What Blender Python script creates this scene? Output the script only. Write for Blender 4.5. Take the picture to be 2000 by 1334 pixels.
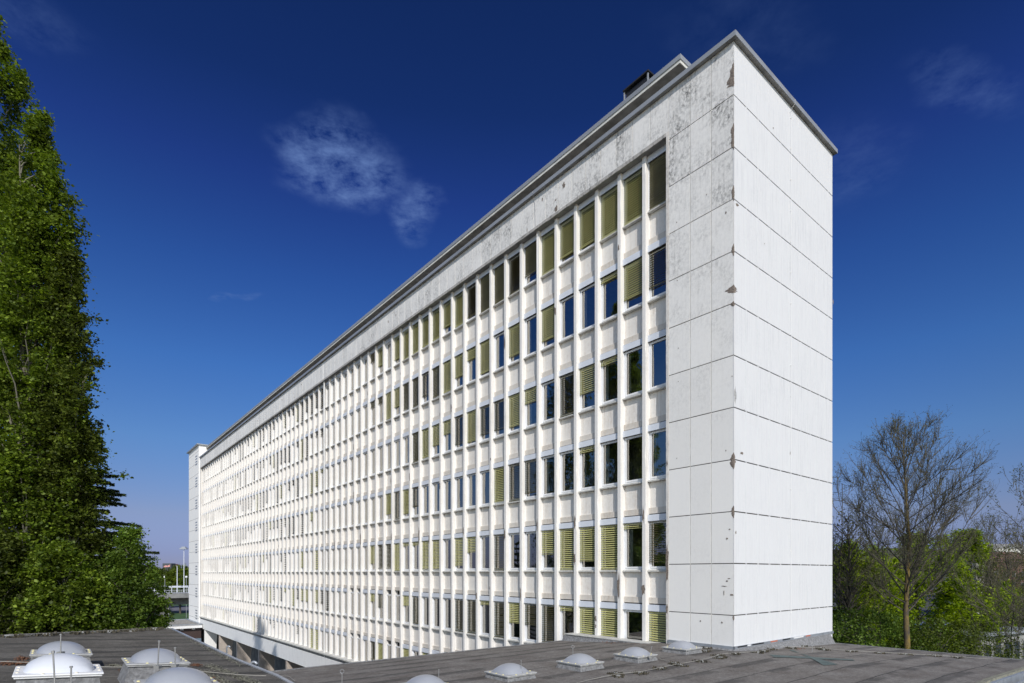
import bpy, math, random
import numpy as np
from mathutils import Vector, Matrix
R_ = math.radians
for o in list(bpy.data.objects): bpy.data.objects.remove(o)
scene = bpy.context.scene
COL = scene.collection

# ------------------------------------------------------------------ camera
F_PX, HORIZ = 1095.0, 1119.0          # focal length in photo pixels, horizon row
cam_d = bpy.data.cameras.new('camera'); cam = bpy.data.objects.new('camera', cam_d); COL.objects.link(cam)
cam.location = (0, 0, 0); cam.rotation_euler = (R_(90), 0, 0)
cam_d.sensor_width = 36; cam_d.lens = F_PX/2000*36
cam_d.shift_y = (HORIZ-667)/2000; cam_d.clip_start = .1; cam_d.clip_end = 6000
scene.camera = cam

# ------------------------------------------------------------------ sun, sky, exposure
SUN = Vector((0.1346, -0.8029, 0.5807)).normalized()
sd = bpy.data.lights.new('sun', 'SUN'); sun = bpy.data.objects.new('sun', sd); COL.objects.link(sun)
sd.energy = 3.55; sd.angle = R_(.53); sd.color = (1.0, .958, .90)
sun.rotation_euler = SUN.to_track_quat('Z', 'Y').to_euler()
sun.location = (10, -40, 60)
world = bpy.data.worlds.new("World"); scene.world = world; world.use_nodes = True
def world_nodes():
    nt = world.node_tree; N = nt.nodes; L = nt.links; N.clear()
    out = N.new('ShaderNodeOutputWorld'); bg = N.new('ShaderNodeBackground')
    sky = N.new('ShaderNodeTexSky'); sky.sky_type = 'NISHITA'; sky.sun_disc = False
    sky.sun_elevation = math.asin(SUN.z); sky.sun_rotation = math.atan2(SUN.x, SUN.y)
    sky.air_density = 1.0; sky.dust_density = .35; sky.ozone_density = 3.0; sky.altitude = 200
    tc = N.new('ShaderNodeTexCoord'); sep = N.new('ShaderNodeSeparateXYZ'); L.new(tc.outputs['Generated'], sep.inputs[0])
    rp = N.new('ShaderNodeValToRGB'); L.new(sep.outputs[2], rp.inputs[0])
    cr = rp.color_ramp; cr.interpolation = 'LINEAR'
    stops = SKY_TINT
    cr.elements[0].position = stops[0][0]; cr.elements[0].color = (*stops[0][1], 1)
    cr.elements[1].position = stops[-1][0]; cr.elements[1].color = (*stops[-1][1], 1)
    for p, c in stops[1:-1]:
        e = cr.elements.new(p); e.color = (*c, 1)
    # the polarised deep blue covers the half of the sky away from the sun; round the sun an added warm boost gives fill light on the walls
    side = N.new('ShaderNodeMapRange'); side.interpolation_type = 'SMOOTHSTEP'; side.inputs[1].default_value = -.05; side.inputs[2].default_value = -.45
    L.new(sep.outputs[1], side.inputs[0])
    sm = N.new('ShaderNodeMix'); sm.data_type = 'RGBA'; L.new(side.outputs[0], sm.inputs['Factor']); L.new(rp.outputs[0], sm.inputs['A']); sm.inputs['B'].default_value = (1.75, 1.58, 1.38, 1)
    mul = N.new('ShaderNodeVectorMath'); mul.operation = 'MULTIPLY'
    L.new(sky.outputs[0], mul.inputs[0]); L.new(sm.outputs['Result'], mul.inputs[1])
    # thin cirrus: noise on a high plane, p = d.xy/d.z
    zc = N.new('ShaderNodeMath'); zc.operation = 'MAXIMUM'; zc.inputs[1].default_value = .03; L.new(sep.outputs[2], zc.inputs[0])
    dv = N.new('ShaderNodeVectorMath'); dv.operation = 'DIVIDE'
    cmb = N.new('ShaderNodeCombineXYZ'); L.new(zc.outputs[0], cmb.inputs[0]); L.new(zc.outputs[0], cmb.inputs[1]); cmb.inputs[2].default_value = 1
    flat = N.new('ShaderNodeCombineXYZ'); L.new(sep.outputs[0], flat.inputs[0]); L.new(sep.outputs[1], flat.inputs[1])
    L.new(flat.outputs[0], dv.inputs[0]); L.new(cmb.outputs[0], dv.inputs[1])
    n1 = N.new('ShaderNodeTexNoise'); n1.inputs['Scale'].default_value = 13; n1.inputs['Detail'].default_value = 10; n1.inputs['Roughness'].default_value = .66
    n1.inputs['Distortion'].default_value = .12
    L.new(dv.outputs[0], n1.inputs['Vector'])
    n2 = N.new('ShaderNodeTexNoise'); n2.inputs['Scale'].default_value = 5; n2.inputs['Detail'].default_value = 4
    L.new(dv.outputs[0], n2.inputs['Vector'])
    off = N.new('ShaderNodeVectorMath'); off.operation = 'MULTIPLY_ADD'
    off.inputs[1].default_value = (.16, .22, 0); L.new(n2.outputs['Color'], off.inputs[0]); L.new(dv.outputs[0], off.inputs[2])
    total = None
    for (cx, cy, rx, ry, ang, amp) in CLOUDS:
        mp = N.new('ShaderNodeMapping'); mp.vector_type = 'TEXTURE'
        mp.inputs['Location'].default_value = (cx+.08, cy+.11, 0); mp.inputs['Rotation'].default_value = (0, 0, R_(ang)); mp.inputs['Scale'].default_value = (rx, ry, 1)
        L.new(off.outputs[0], mp.inputs[0])
        ln = N.new('ShaderNodeVectorMath'); ln.operation = 'LENGTH'; L.new(mp.outputs[0], ln.inputs[0])
        mr = N.new('ShaderNodeMapRange'); mr.interpolation_type = 'SMOOTHSTEP'
        mr.inputs[1].default_value = 1.1; mr.inputs[2].default_value = .35; mr.inputs[3].default_value = 0; mr.inputs[4].default_value = amp
        L.new(ln.outputs['Value'], mr.inputs[0])
        if total is None: total = mr.outputs[0]
        else:
            a = N.new('ShaderNodeMath'); a.operation = 'ADD'; L.new(total, a.inputs[0]); L.new(mr.outputs[0], a.inputs[1]); total = a.outputs[0]
    th = N.new('ShaderNodeMapRange'); th.inputs[1].default_value = .36; th.inputs[2].default_value = .80; L.new(n1.outputs['Fac'], th.inputs[0])
    mm = N.new('ShaderNodeMath'); mm.operation = 'MULTIPLY'; L.new(total, mm.inputs[0]); L.new(th.outputs[0], mm.inputs[1])
    mx = N.new('ShaderNodeMix'); mx.data_type = 'RGBA'; mx.clamp_factor = True
    L.new(mm.outputs[0], mx.inputs['Factor']); L.new(mul.outputs[0], mx.inputs['A']); mx.inputs['B'].default_value = CLOUD_COL
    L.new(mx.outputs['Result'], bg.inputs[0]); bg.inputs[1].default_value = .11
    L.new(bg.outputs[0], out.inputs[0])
SKY_TINT = [(0.0, (.30, .33, .65)), (.03, (.312, .334, .663)), (.0912, (.455, .43, .613)), (.203, (.39, .547, .785)), (.318, (.279, .52, .885)), (.444, (.186, .383, .808)), (.548, (.141, .254, .682)), (.632, (.0915, .195, .503)), (.72, (.083, .18, .45)), (1.0, (.083, .18, .45))]
CLOUD_COL = (1.25, 2.1, 4.6, 1)
CLOUDS = [(-.43, 1.385, .165, .19, 0, 1.15), (-.27, 1.55, .07, .15, 20, .8), (.95, 1.15, .19, .06, 20, .26), (-.89, 1.0, .12, .10, 0, .22),
          (.44, 1.05, .2, .1, 10, .10), (-1.0, 2.04, .12, .035, -28, .5), (.78, 1.40, .22, .2, 10, .20)]
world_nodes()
vs = scene.view_settings; vs.view_transform = 'Standard'; vs.look = 'None'; vs.exposure = 0; vs.gamma = 1
vs.use_curve_mapping = False
scene.render.engine = 'CYCLES'

# ------------------------------------------------------------------ helpers
GZ = -12.0                                     # ground, the eye is at 0
RX = Vector((.7742, .6328, 0)); FY = Vector((-.6328, .7742, 0)); CO = Vector((7.231, 18.287, 0)); ROT = math.atan2(.6328, .7742)
def to_ts(x, y): v = Vector((x, y, 0))-CO; return v.dot(RX), v.dot(FY)
def from_ts(t, s): return CO+RX*t+FY*s
def ray(px, py): return Vector(((px-1000)/F_PX, 1, (HORIZ-py)/F_PX))
def at_depth(px, py, Y): return ray(px, py)*Y
def on_z(px, py, z): r = ray(px, py); return r*(z/r.z)
def on_surf(px, py, zf):
    r = ray(px, py); Y = 3.0
    lo, hi = 1.0, 60.0
    for _ in range(60):
        Y = (lo+hi)/2; p = r*Y
        if p.z > zf(p.x, p.y): lo = Y
        else: hi = Y
    return r*Y
class MB:
    def __init__(s): s.v = []; s.f = []; s.m = []
    def add(s, vs, fs, mi=0):
        b = len(s.v); s.v += [tuple(p) for p in vs]; s.f += [tuple(b+i for i in f) for f in fs]; s.m += [mi]*len(fs)
    def box(s, x0, x1, y0, y1, z0, z1, mi=0):
        s.add([(x0,y0,z0),(x1,y0,z0),(x1,y1,z0),(x0,y1,z0),(x0,y0,z1),(x1,y0,z1),(x1,y1,z1),(x0,y1,z1)],
              [(0,3,2,1),(4,5,6,7),(0,1,5,4),(1,2,6,5),(2,3,7,6),(3,0,4,7)], mi)
    def tube(s, pts, r, n=6, mi=0, cap=True):
        pts = [Vector(p) for p in pts]; rs = r if isinstance(r, (list, tuple)) else [r]*len(pts)
        rings = []; up = Vector((0, 0, 1))
        for i, p in enumerate(pts):
            d = (pts[min(i+1, len(pts)-1)]-pts[max(i-1, 0)]).normalized()
            a = d.cross(up)
            if a.length < .05: a = d.cross(Vector((1, 0, 0)))
            a.normalize(); b = d.cross(a)
            rings.append([p+(a*math.cos(k*2*math.pi/n)+b*math.sin(k*2*math.pi/n))*rs[i] for k in range(n)])
        vs = [v for rg in rings for v in rg]; fs = []
        for i in range(len(pts)-1):
            for k in range(n): fs.append((i*n+k, i*n+(k+1) % n, (i+1)*n+(k+1) % n, (i+1)*n+k))
        if cap: fs.append(tuple(range(n-1, -1, -1))); fs.append(tuple((len(pts)-1)*n+k for k in range(n)))
        s.add(vs, fs, mi)
    def prism(s, poly, z0, z1, mi=0):
        n = len(poly); vs = [(p[0], p[1], z0) for p in poly]+[(p[0], p[1], z1) for p in poly]
        s.add(vs, [tuple(range(n-1, -1, -1)), tuple(range(n, 2*n))]+[(i, (i+1) % n, n+(i+1) % n, n+i) for i in range(n)], mi)
    def mesh(s, name, mats):
        me = bpy.data.meshes.new(name); me.from_pydata(s.v, [], s.f)
        for m in (mats if isinstance(mats, (list, tuple)) else [mats]): me.materials.append(m)
        if any(s.m): me.polygons.foreach_set('material_index', s.m)
        me.update(); return me
    def build(s, name, mats, parent=None, loc=(0, 0, 0), smooth=False, **kw):
        me = s.mesh(name, mats)
        if smooth: me.polygons.foreach_set('use_smooth', [True]*len(me.polygons))
        return link(name, me, parent, loc, **kw)
def link(name, me, parent=None, loc=(0, 0, 0), rot=0, **kw):
    o = bpy.data.objects.new(name, me); COL.objects.link(o); o.location = loc
    if rot: o.rotation_euler = (0, 0, rot)
    if parent is not None: o.parent = parent
    for k, v in kw.items():
        if v is not None: o[k] = v
    return o
def thing(name, label, cat, loc=(0, 0, 0), rot=0, group=None):
    return link(name, None, None, loc, rot, label=label, category=cat, group=group)
def copy_tree(o, parent=None):
    c = o.copy(); COL.objects.link(c)
    if parent is not None: c.parent = parent
    for ch in list(o.children): copy_tree(ch, c)
    return c
def bevel(o, w, seg=2):
    m = o.modifiers.new('bevel', 'BEVEL'); m.width = w; m.segments = seg; m.limit_method = 'ANGLE'

# ------------------------------------------------------------------ materials
def mat(name, col, rough=.8, var=.0, scale=3.0, col2=None, metal=0, spec=.5, bump=0, bscale=40, stretch=None, coord='Object', detail=6):
    m = bpy.data.materials.new(name); m.use_nodes = True; nt = m.node_tree; N = nt.nodes; L = nt.links
    b = N['Principled BSDF']; b.inputs['Base Color'].default_value = (*col, 1); b.inputs['Roughness'].default_value = rough
    b.inputs['Metallic'].default_value = metal; b.inputs['Specular IOR Level'].default_value = spec
    tc = N.new('ShaderNodeTexCoord'); vec = tc.outputs[coord]
    if stretch:
        mp = N.new('ShaderNodeMapping'); mp.inputs['Scale'].default_value = stretch; L.new(vec, mp.inputs[0]); vec = mp.outputs[0]
    if var or col2:
        n = N.new('ShaderNodeTexNoise'); n.inputs['Scale'].default_value = scale; n.inputs['Detail'].default_value = detail; L.new(vec, n.inputs['Vector'])
        r = N.new('ShaderNodeMapRange'); r.inputs[1].default_value = .38; r.inputs[2].default_value = .66; L.new(n.outputs['Fac'], r.inputs[0])
        mx = N.new('ShaderNodeMix'); mx.data_type = 'RGBA'; L.new(r.outputs[0], mx.inputs['Factor'])
        c2 = col2 if col2 else tuple(c*(1-var) for c in col)
        mx.inputs['A'].default_value = (*col, 1); mx.inputs['B'].default_value = (*c2, 1)
        L.new(mx.outputs['Result'], b.inputs['Base Color'])
    if bump:
        n = N.new('ShaderNodeTexNoise'); n.inputs['Scale'].default_value = bscale; n.inputs['Detail'].default_value = 5; L.new(tc.outputs[coord], n.inputs['Vector'])
        bp = N.new('ShaderNodeBump'); bp.inputs['Strength'].default_value = bump; bp.inputs['Distance'].default_value = .02
        L.new(n.outputs['Fac'], bp.inputs['Height']); L.new(bp.outputs[0], b.inputs['Normal'])
    return m
def stained(name, base, dirt, amount, hi=None, panel=None, streak=1.0):
    """painted concrete: blotches, vertical run-off streaks and black lichen specks; hi=(z0,z1) makes it dirtier upward"""
    m = bpy.data.materials.new(name); m.use_nodes = True; nt = m.node_tree; N = nt.nodes; L = nt.links
    b = N['Principled BSDF']; b.inputs['Roughness'].default_value = .85; b.inputs['Specular IOR Level'].default_value = .25
    tc = N.new('ShaderNodeTexCoord'); V = tc.outputs['Object']
    def noise(scale, stretch, detail=8, rough=.6):
        mp = N.new('ShaderNodeMapping'); mp.inputs['Scale'].default_value = stretch; L.new(V, mp.inputs[0])
        n = N.new('ShaderNodeTexNoise'); n.inputs['Scale'].default_value = scale; n.inputs['Detail'].default_value = detail; n.inputs['Roughness'].default_value = rough
        L.new(mp.outputs[0], n.inputs['Vector']); return n.outputs['Fac']
    def rng(x, a, c, lo=0, h=1):
        r = N.new('ShaderNodeMapRange'); r.inputs[1].default_value = a; r.inputs[2].default_value = c; r.inputs[3].default_value = lo; r.inputs[4].default_value = h
        L.new(x, r.inputs[0]); return r.outputs[0]
    def mth(op, x, y):
        q = N.new('ShaderNodeMath'); q.operation = op
        for i, a in enumerate((x, y)):
            if isinstance(a, (int, float)): q.inputs[i].default_value = a
            else: L.new(a, q.inputs[i])
        return q.outputs[0]
    big = rng(noise(1.1, (1, 1, 1), 4), .42, .68)
    fine = rng(noise(9, (1, 1, .8), 10, .75), .42, .72)
    strk = rng(noise(5, (2.2, 2.2, .13), 5), .50, .74)
    speck = rng(noise(26, (1, 1, .9), 6, .7), .60, .68)
    d = mth('ADD', mth('MULTIPLY', mth('ADD', .3, big), mth('MULTIPLY', fine, .75)), mth('MULTIPLY', strk, .45*streak))
    d = mth('ADD', d, mth('MULTIPLY', mth('MULTIPLY', speck, big), .5))
    if hi:
        sep = N.new('ShaderNodeSeparateXYZ'); L.new(V, sep.inputs[0])
        d = mth('MULTIPLY', mth('MULTIPLY', d, rng(sep.outputs[2], hi[0], hi[1], hi[2] if len(hi) > 2 else .15, 1)), rng(sep.outputs[1], 6, 45, 1, .38))
    if panel:
        gi = N.new('ShaderNodeNewGeometry'); d = mth('ADD', mth('MULTIPLY', d, rng(gi.outputs['Random Per Island'], 0, 1, 1-panel, 1+panel)), rng(gi.outputs['Random Per Island'], 0, 1, 0, panel*.12))
    d = mth('MULTIPLY', d, amount)
    mx = N.new('ShaderNodeMix'); mx.data_type = 'RGBA'; mx.clamp_factor = True; L.new(d, mx.inputs['Factor'])
    mx.inputs['A'].default_value = (*base, 1); mx.inputs['B'].default_value = (*dirt, 1); L.new(mx.outputs['Result'], b.inputs['Base Color'])
    bp = N.new('ShaderNodeBump'); bp.inputs['Strength'].default_value = .35; bp.inputs['Distance'].default_value = .01
    L.new(noise(14, (1, 1, 5), 6), bp.inputs['Height']); L.new(bp.outputs[0], b.inputs['Normal'])
    return m
M = {}
M['panel'] = stained('stained_facade_concrete', (.85, .835, .81), (.15, .148, .145), 1.3, hi=(4.5, 15.6, .08), streak=.35, panel=.45)
M['rim'] = stained('recess_rim_concrete', (.50, .48, .45), (.10, .10, .10), 1.3)
M['endwall'] = stained('white_end_wall_paint', (.70, .705, .715), (.50, .51, .53), .34, streak=2.4, panel=.4)
M['pilaster'] = stained('pilaster_paint', (.80, .78, .75), (.46, .41, .36), .42)
M['spandrel'] = stained('spandrel_paint', (.77, .745, .71), (.48, .40, .32), .52, streak=1.6)
M['lintel'] = stained('lintel_paint', (.66, .62, .565), (.45, .36, .27), .55, panel=.5)
M['fascia'] = stained('board_marked_fascia', (.86, .855, .84), (.45, .45, .45), .32, streak=2.2)
M['tower'] = stained('stair_tower_paint', (.90, .89, .87), (.55, .54, .52), .15)
M['joint'] = mat('joint_shadow_gap', (.10, .095, .09), .95)
M['jointw'] = mat('pale_joint_mortar', (.80, .78, .73), .9, var=.25, scale=4)
M['header'] = mat('blind_box_aluminium', (.70, .735, .80), .55, var=.06, scale=2)
M['frame'] = mat('window_frame_white', (.78, .79, .81), .45, var=.06, scale=3)
M['sill'] = mat('window_sill', (.62, .61, .57), .6, var=.2, scale=6)
M['metal'] = mat('grey_sheet_metal', (.40, .42, .44), .42, var=.18, scale=1.2, metal=.3, stretch=(1, .25, 1))
M['soffit'] = mat('soffit_boards', (.33, .32, .30), .85, var=.4, scale=2.5)
M['white'] = mat('white_edge_trim', (.72, .71, .66), .7, var=.2, scale=3)
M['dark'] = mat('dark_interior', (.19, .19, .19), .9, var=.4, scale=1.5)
M['blackm'] = mat('black_painted_metal', (.02, .02, .022), .5)
M['spall'] = mat('spalled_concrete', (.30, .25, .21), .95, col2=(.10, .08, .07), scale=30, bump=1.0, bscale=60, detail=8)
M['spallgrey'] = mat('grey_filled_patch', (.42, .42, .42), .95, col2=(.30, .30, .30), scale=18, bump=.6)
M['curtain'] = mat('pale_curtain', (.62, .62, .58), .9)
M['bolt'] = mat('yellowed_bolt_cap', (.74, .66, .32), .4)
M['boltw'] = mat('ivory_bolt_cap', (.75, .70, .58), .4)
M['flange'] = mat('skylight_flange', (.48, .48, .47), .6, var=.25, scale=9)
M['acrylic'] = mat('grey_acrylic_dome', (.34, .355, .39), .36, var=.10, scale=2.2, spec=.6)
M['acrylicw'] = mat('white_acrylic_dome', (.68, .70, .74), .36, var=.05, scale=3, spec=.5)
M['bitskirt'] = mat('bitumen_skirt', (.15, .15, .152), .9, col2=(.26, .26, .265), scale=14, bump=.8, bscale=30)
M['zinc'] = mat('zinc_edge', (.42, .45, .49), .4, var=.25, scale=3, metal=.4)
M['rod'] = mat('galvanised_rod', (.38, .38, .38), .4, metal=.5)
M['wire'] = mat('aluminium_wire', (.36, .345, .31), .5)
M['weed'] = mat('dry_weeds', (.085, .07, .045), .9, col2=(.04, .04, .03), scale=20)
M['litter'] = mat('brown_leaf_litter', (.22, .10, .05), .9, col2=(.10, .05, .03), scale=9)
M['moss'] = mat('pale_moss', (.27, .26, .20), .95, col2=(.13, .13, .10), scale=14, bump=.8)
M['patch'] = mat('green_roof_patch', (.105, .14, .13), .85, col2=(.07, .095, .09), scale=5)
M['fin'] = mat('brown_grey_concrete', (.47, .41, .36), .9, col2=(.38, .33, .29), scale=2.5, bump=.3)
M['concrete'] = mat('grey_concrete', (.30, .30, .29), .9, col2=(.20, .20, .195), scale=1.0)
M['gravel'] = mat('roof_gravel', (.33, .31, .28), .95, col2=(.18, .17, .15), scale=6, bump=.5)
M['brown'] = mat('dark_brown_panel', (.055, .035, .032), .5)
M['asphalt'] = mat('asphalt', (.055, .055, .058), .9, col2=(.08, .08, .083), scale=.15)
M['roadp'] = mat('distant_road', (.16, .15, .17), .9)
M['grass'] = mat('lawn_grass', (.06, .13, .03), .95, col2=(.035, .08, .02), scale=.4)
M['white2'] = mat('white_paint', (.8, .8, .8), .6)
M['bark'] = mat('bark', (.085, .075, .06), .95, col2=(.07, .06, .05), scale=8, bump=.7, bscale=20)
M['twig'] = mat('bare_twigs', (.060, .055, .040), .95, col2=(.13, .12, .09), scale=2)
M['mossbark'] = mat('moss_yellow_bark', (.065, .055, .045), .95, col2=(.20, .14, .035), scale=3.8, bump=.7, bscale=18, stretch=(1.5, 1.5, .5))
M['paleb'] = mat('pale_poplar_bark', (.15, .14, .105), .9, col2=(.15, .14, .11), scale=6)
M['brick'] = mat('red_brick', (.13, .07, .055), .9, col2=(.10, .06, .05), scale=.6)
M['slate'] = mat('slate_roof', (.07, .075, .085), .7)
M['houseglass'] = mat('dark_window_glass', (.03, .04, .05), .15)
M['wood'] = mat('far_woodland', (.07, .085, .035), .95, col2=(.03, .04, .02), scale=.12)
M['hill'] = mat('hill_side', (.06, .075, .035), .95, col2=(.09, .085, .05), scale=.02)

def leafmat(name, c1, c2, c3, trans=.35):
    m = bpy.data.materials.new(name); m.use_nodes = True; nt = m.node_tree; N = nt.nodes; L = nt.links; N.clear()
    out = N.new('ShaderNodeOutputMaterial'); g = N.new('ShaderNodeNewGeometry'); r = N.new('ShaderNodeValToRGB')
    L.new(g.outputs['Random Per Island'], r.inputs[0])
    cr = r.color_ramp; cr.elements[0].color = (*c1, 1); cr.elements[1].color = (*c3, 1); e = cr.elements.new(.55); e.color = (*c2, 1)
    tcc = N.new('ShaderNodeTexCoord'); no = N.new('ShaderNodeTexNoise'); no.inputs['Scale'].default_value = .9; no.inputs['Detail'].default_value = 3; L.new(tcc.outputs['Object'], no.inputs['Vector'])
    vr = N.new('ShaderNodeMapRange'); vr.inputs[1].default_value = .35; vr.inputs[2].default_value = .65; vr.inputs[3].default_value = .62; vr.inputs[4].default_value = 1.38; L.new(no.outputs['Fac'], vr.inputs[0])
    vm = N.new('ShaderNodeVectorMath'); vm.operation = 'SCALE'; L.new(r.outputs[0], vm.inputs[0]); L.new(vr.outputs[0], vm.inputs['Scale'])
    b = N.new('ShaderNodeBsdfPrincipled'); b.inputs['Roughness'].default_value = .55; b.inputs['Specular IOR Level'].default_value = .3
    t = N.new('ShaderNodeBsdfTranslucent'); mx = N.new('ShaderNodeMixShader'); mx.inputs[0].default_value = trans
    L.new(vm.outputs[0], b.inputs['Base Color'])
    br = N.new('ShaderNodeVectorMath'); br.operation = 'MULTIPLY'; br.inputs[1].default_value = (1.3, 1.35, .6); L.new(vm.outputs[0], br.inputs[0]); L.new(br.outputs[0], t.inputs[0])
    L.new(b.outputs[0], mx.inputs[1]); L.new(t.outputs[0], mx.inputs[2]); L.new(mx.outputs[0], out.inputs[0])
    return m
M['leafpop'] = leafmat('poplar_leaves', (.05, .085, .008), (.115, .17, .012), (.21, .28, .03))
M['leafpop2'] = leafmat('dark_poplar_leaves', (.035, .052, .008), (.070, .095, .010), (.13, .16, .025))
M['leaffine'] = leafmat('fine_green_leaves', (.055, .10, .012), (.10, .165, .018), (.16, .23, .035), .35)
M['leafmaple'] = leafmat('fresh_maple_leaves', (.13, .19, .004), (.22, .30, .006), (.32, .42, .012), .45)
M['leaffar'] = leafmat('distant_leaves', (.065, .10, .008), (.11, .155, .012), (.17, .21, .02), .3)
M['needle'] = leafmat('conifer_needles', (.026, .045, .014), (.050, .080, .022), (.085, .12, .035), .15)
M['bud'] = leafmat('opening_buds', (.07, .085, .02), (.11, .12, .03), (.16, .15, .05), .3)

def glassmat(name, refl, tint):
    m = bpy.data.materials.new(name); m.use_nodes = True; nt = m.node_tree; N = nt.nodes; L = nt.links; N.clear()
    out = N.new('ShaderNodeOutputMaterial'); t = N.new('ShaderNodeBsdfTransparent'); t.inputs[0].default_value = (*tint, 1)
    g = N.new('ShaderNodeBsdfGlossy'); g.inputs['Roughness'].default_value = .015; g.inputs[0].default_value = (.97, .95, .90, 1)
    ge = N.new('ShaderNodeNewGeometry'); no = N.new('ShaderNodeTexNoise'); no.inputs['Scale'].default_value = .9; no.inputs['Detail'].default_value = 1; L.new(ge.outputs['Position'], no.inputs['Vector'])
    bp = N.new('ShaderNodeBump'); bp.inputs['Strength'].default_value = .25; bp.inputs['Distance'].default_value = .03; L.new(no.outputs['Fac'], bp.inputs['Height']); L.new(bp.outputs[0], g.inputs['Normal'])
    lw = N.new('ShaderNodeFresnel'); lw.inputs[0].default_value = 1.5
    mr = N.new('ShaderNodeMapRange'); mr.inputs[1].default_value = 0; mr.inputs[2].default_value = 1; mr.inputs[3].default_value = refl; mr.inputs[4].default_value = 1
    L.new(lw.outputs[0], mr.inputs[0])
    mx = N.new('ShaderNodeMixShader'); L.new(mr.outputs[0], mx.inputs[0]); L.new(t.outputs[0], mx.inputs[1]); L.new(g.outputs[0], mx.inputs[2])
    L.new(mx.outputs[0], out.inputs[0]); return m
M['glass'] = glassmat('window_glass', .31, (.78, .83, .84))

def slatmat():
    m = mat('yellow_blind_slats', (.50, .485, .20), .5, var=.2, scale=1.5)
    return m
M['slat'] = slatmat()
M['slatx'] = mat('far_shaded_blind_slats', (.06, .05, .032), .6, var=.3, scale=1.5)  # far open blinds: yellow slats with the dark between them put into the colour
M['slatd'] = mat('shaded_blind_slats', (.15, .135, .06), .5, var=.3, scale=1.5)  # open and reversed yellow slats, shade of their undersides put into the colour

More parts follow.
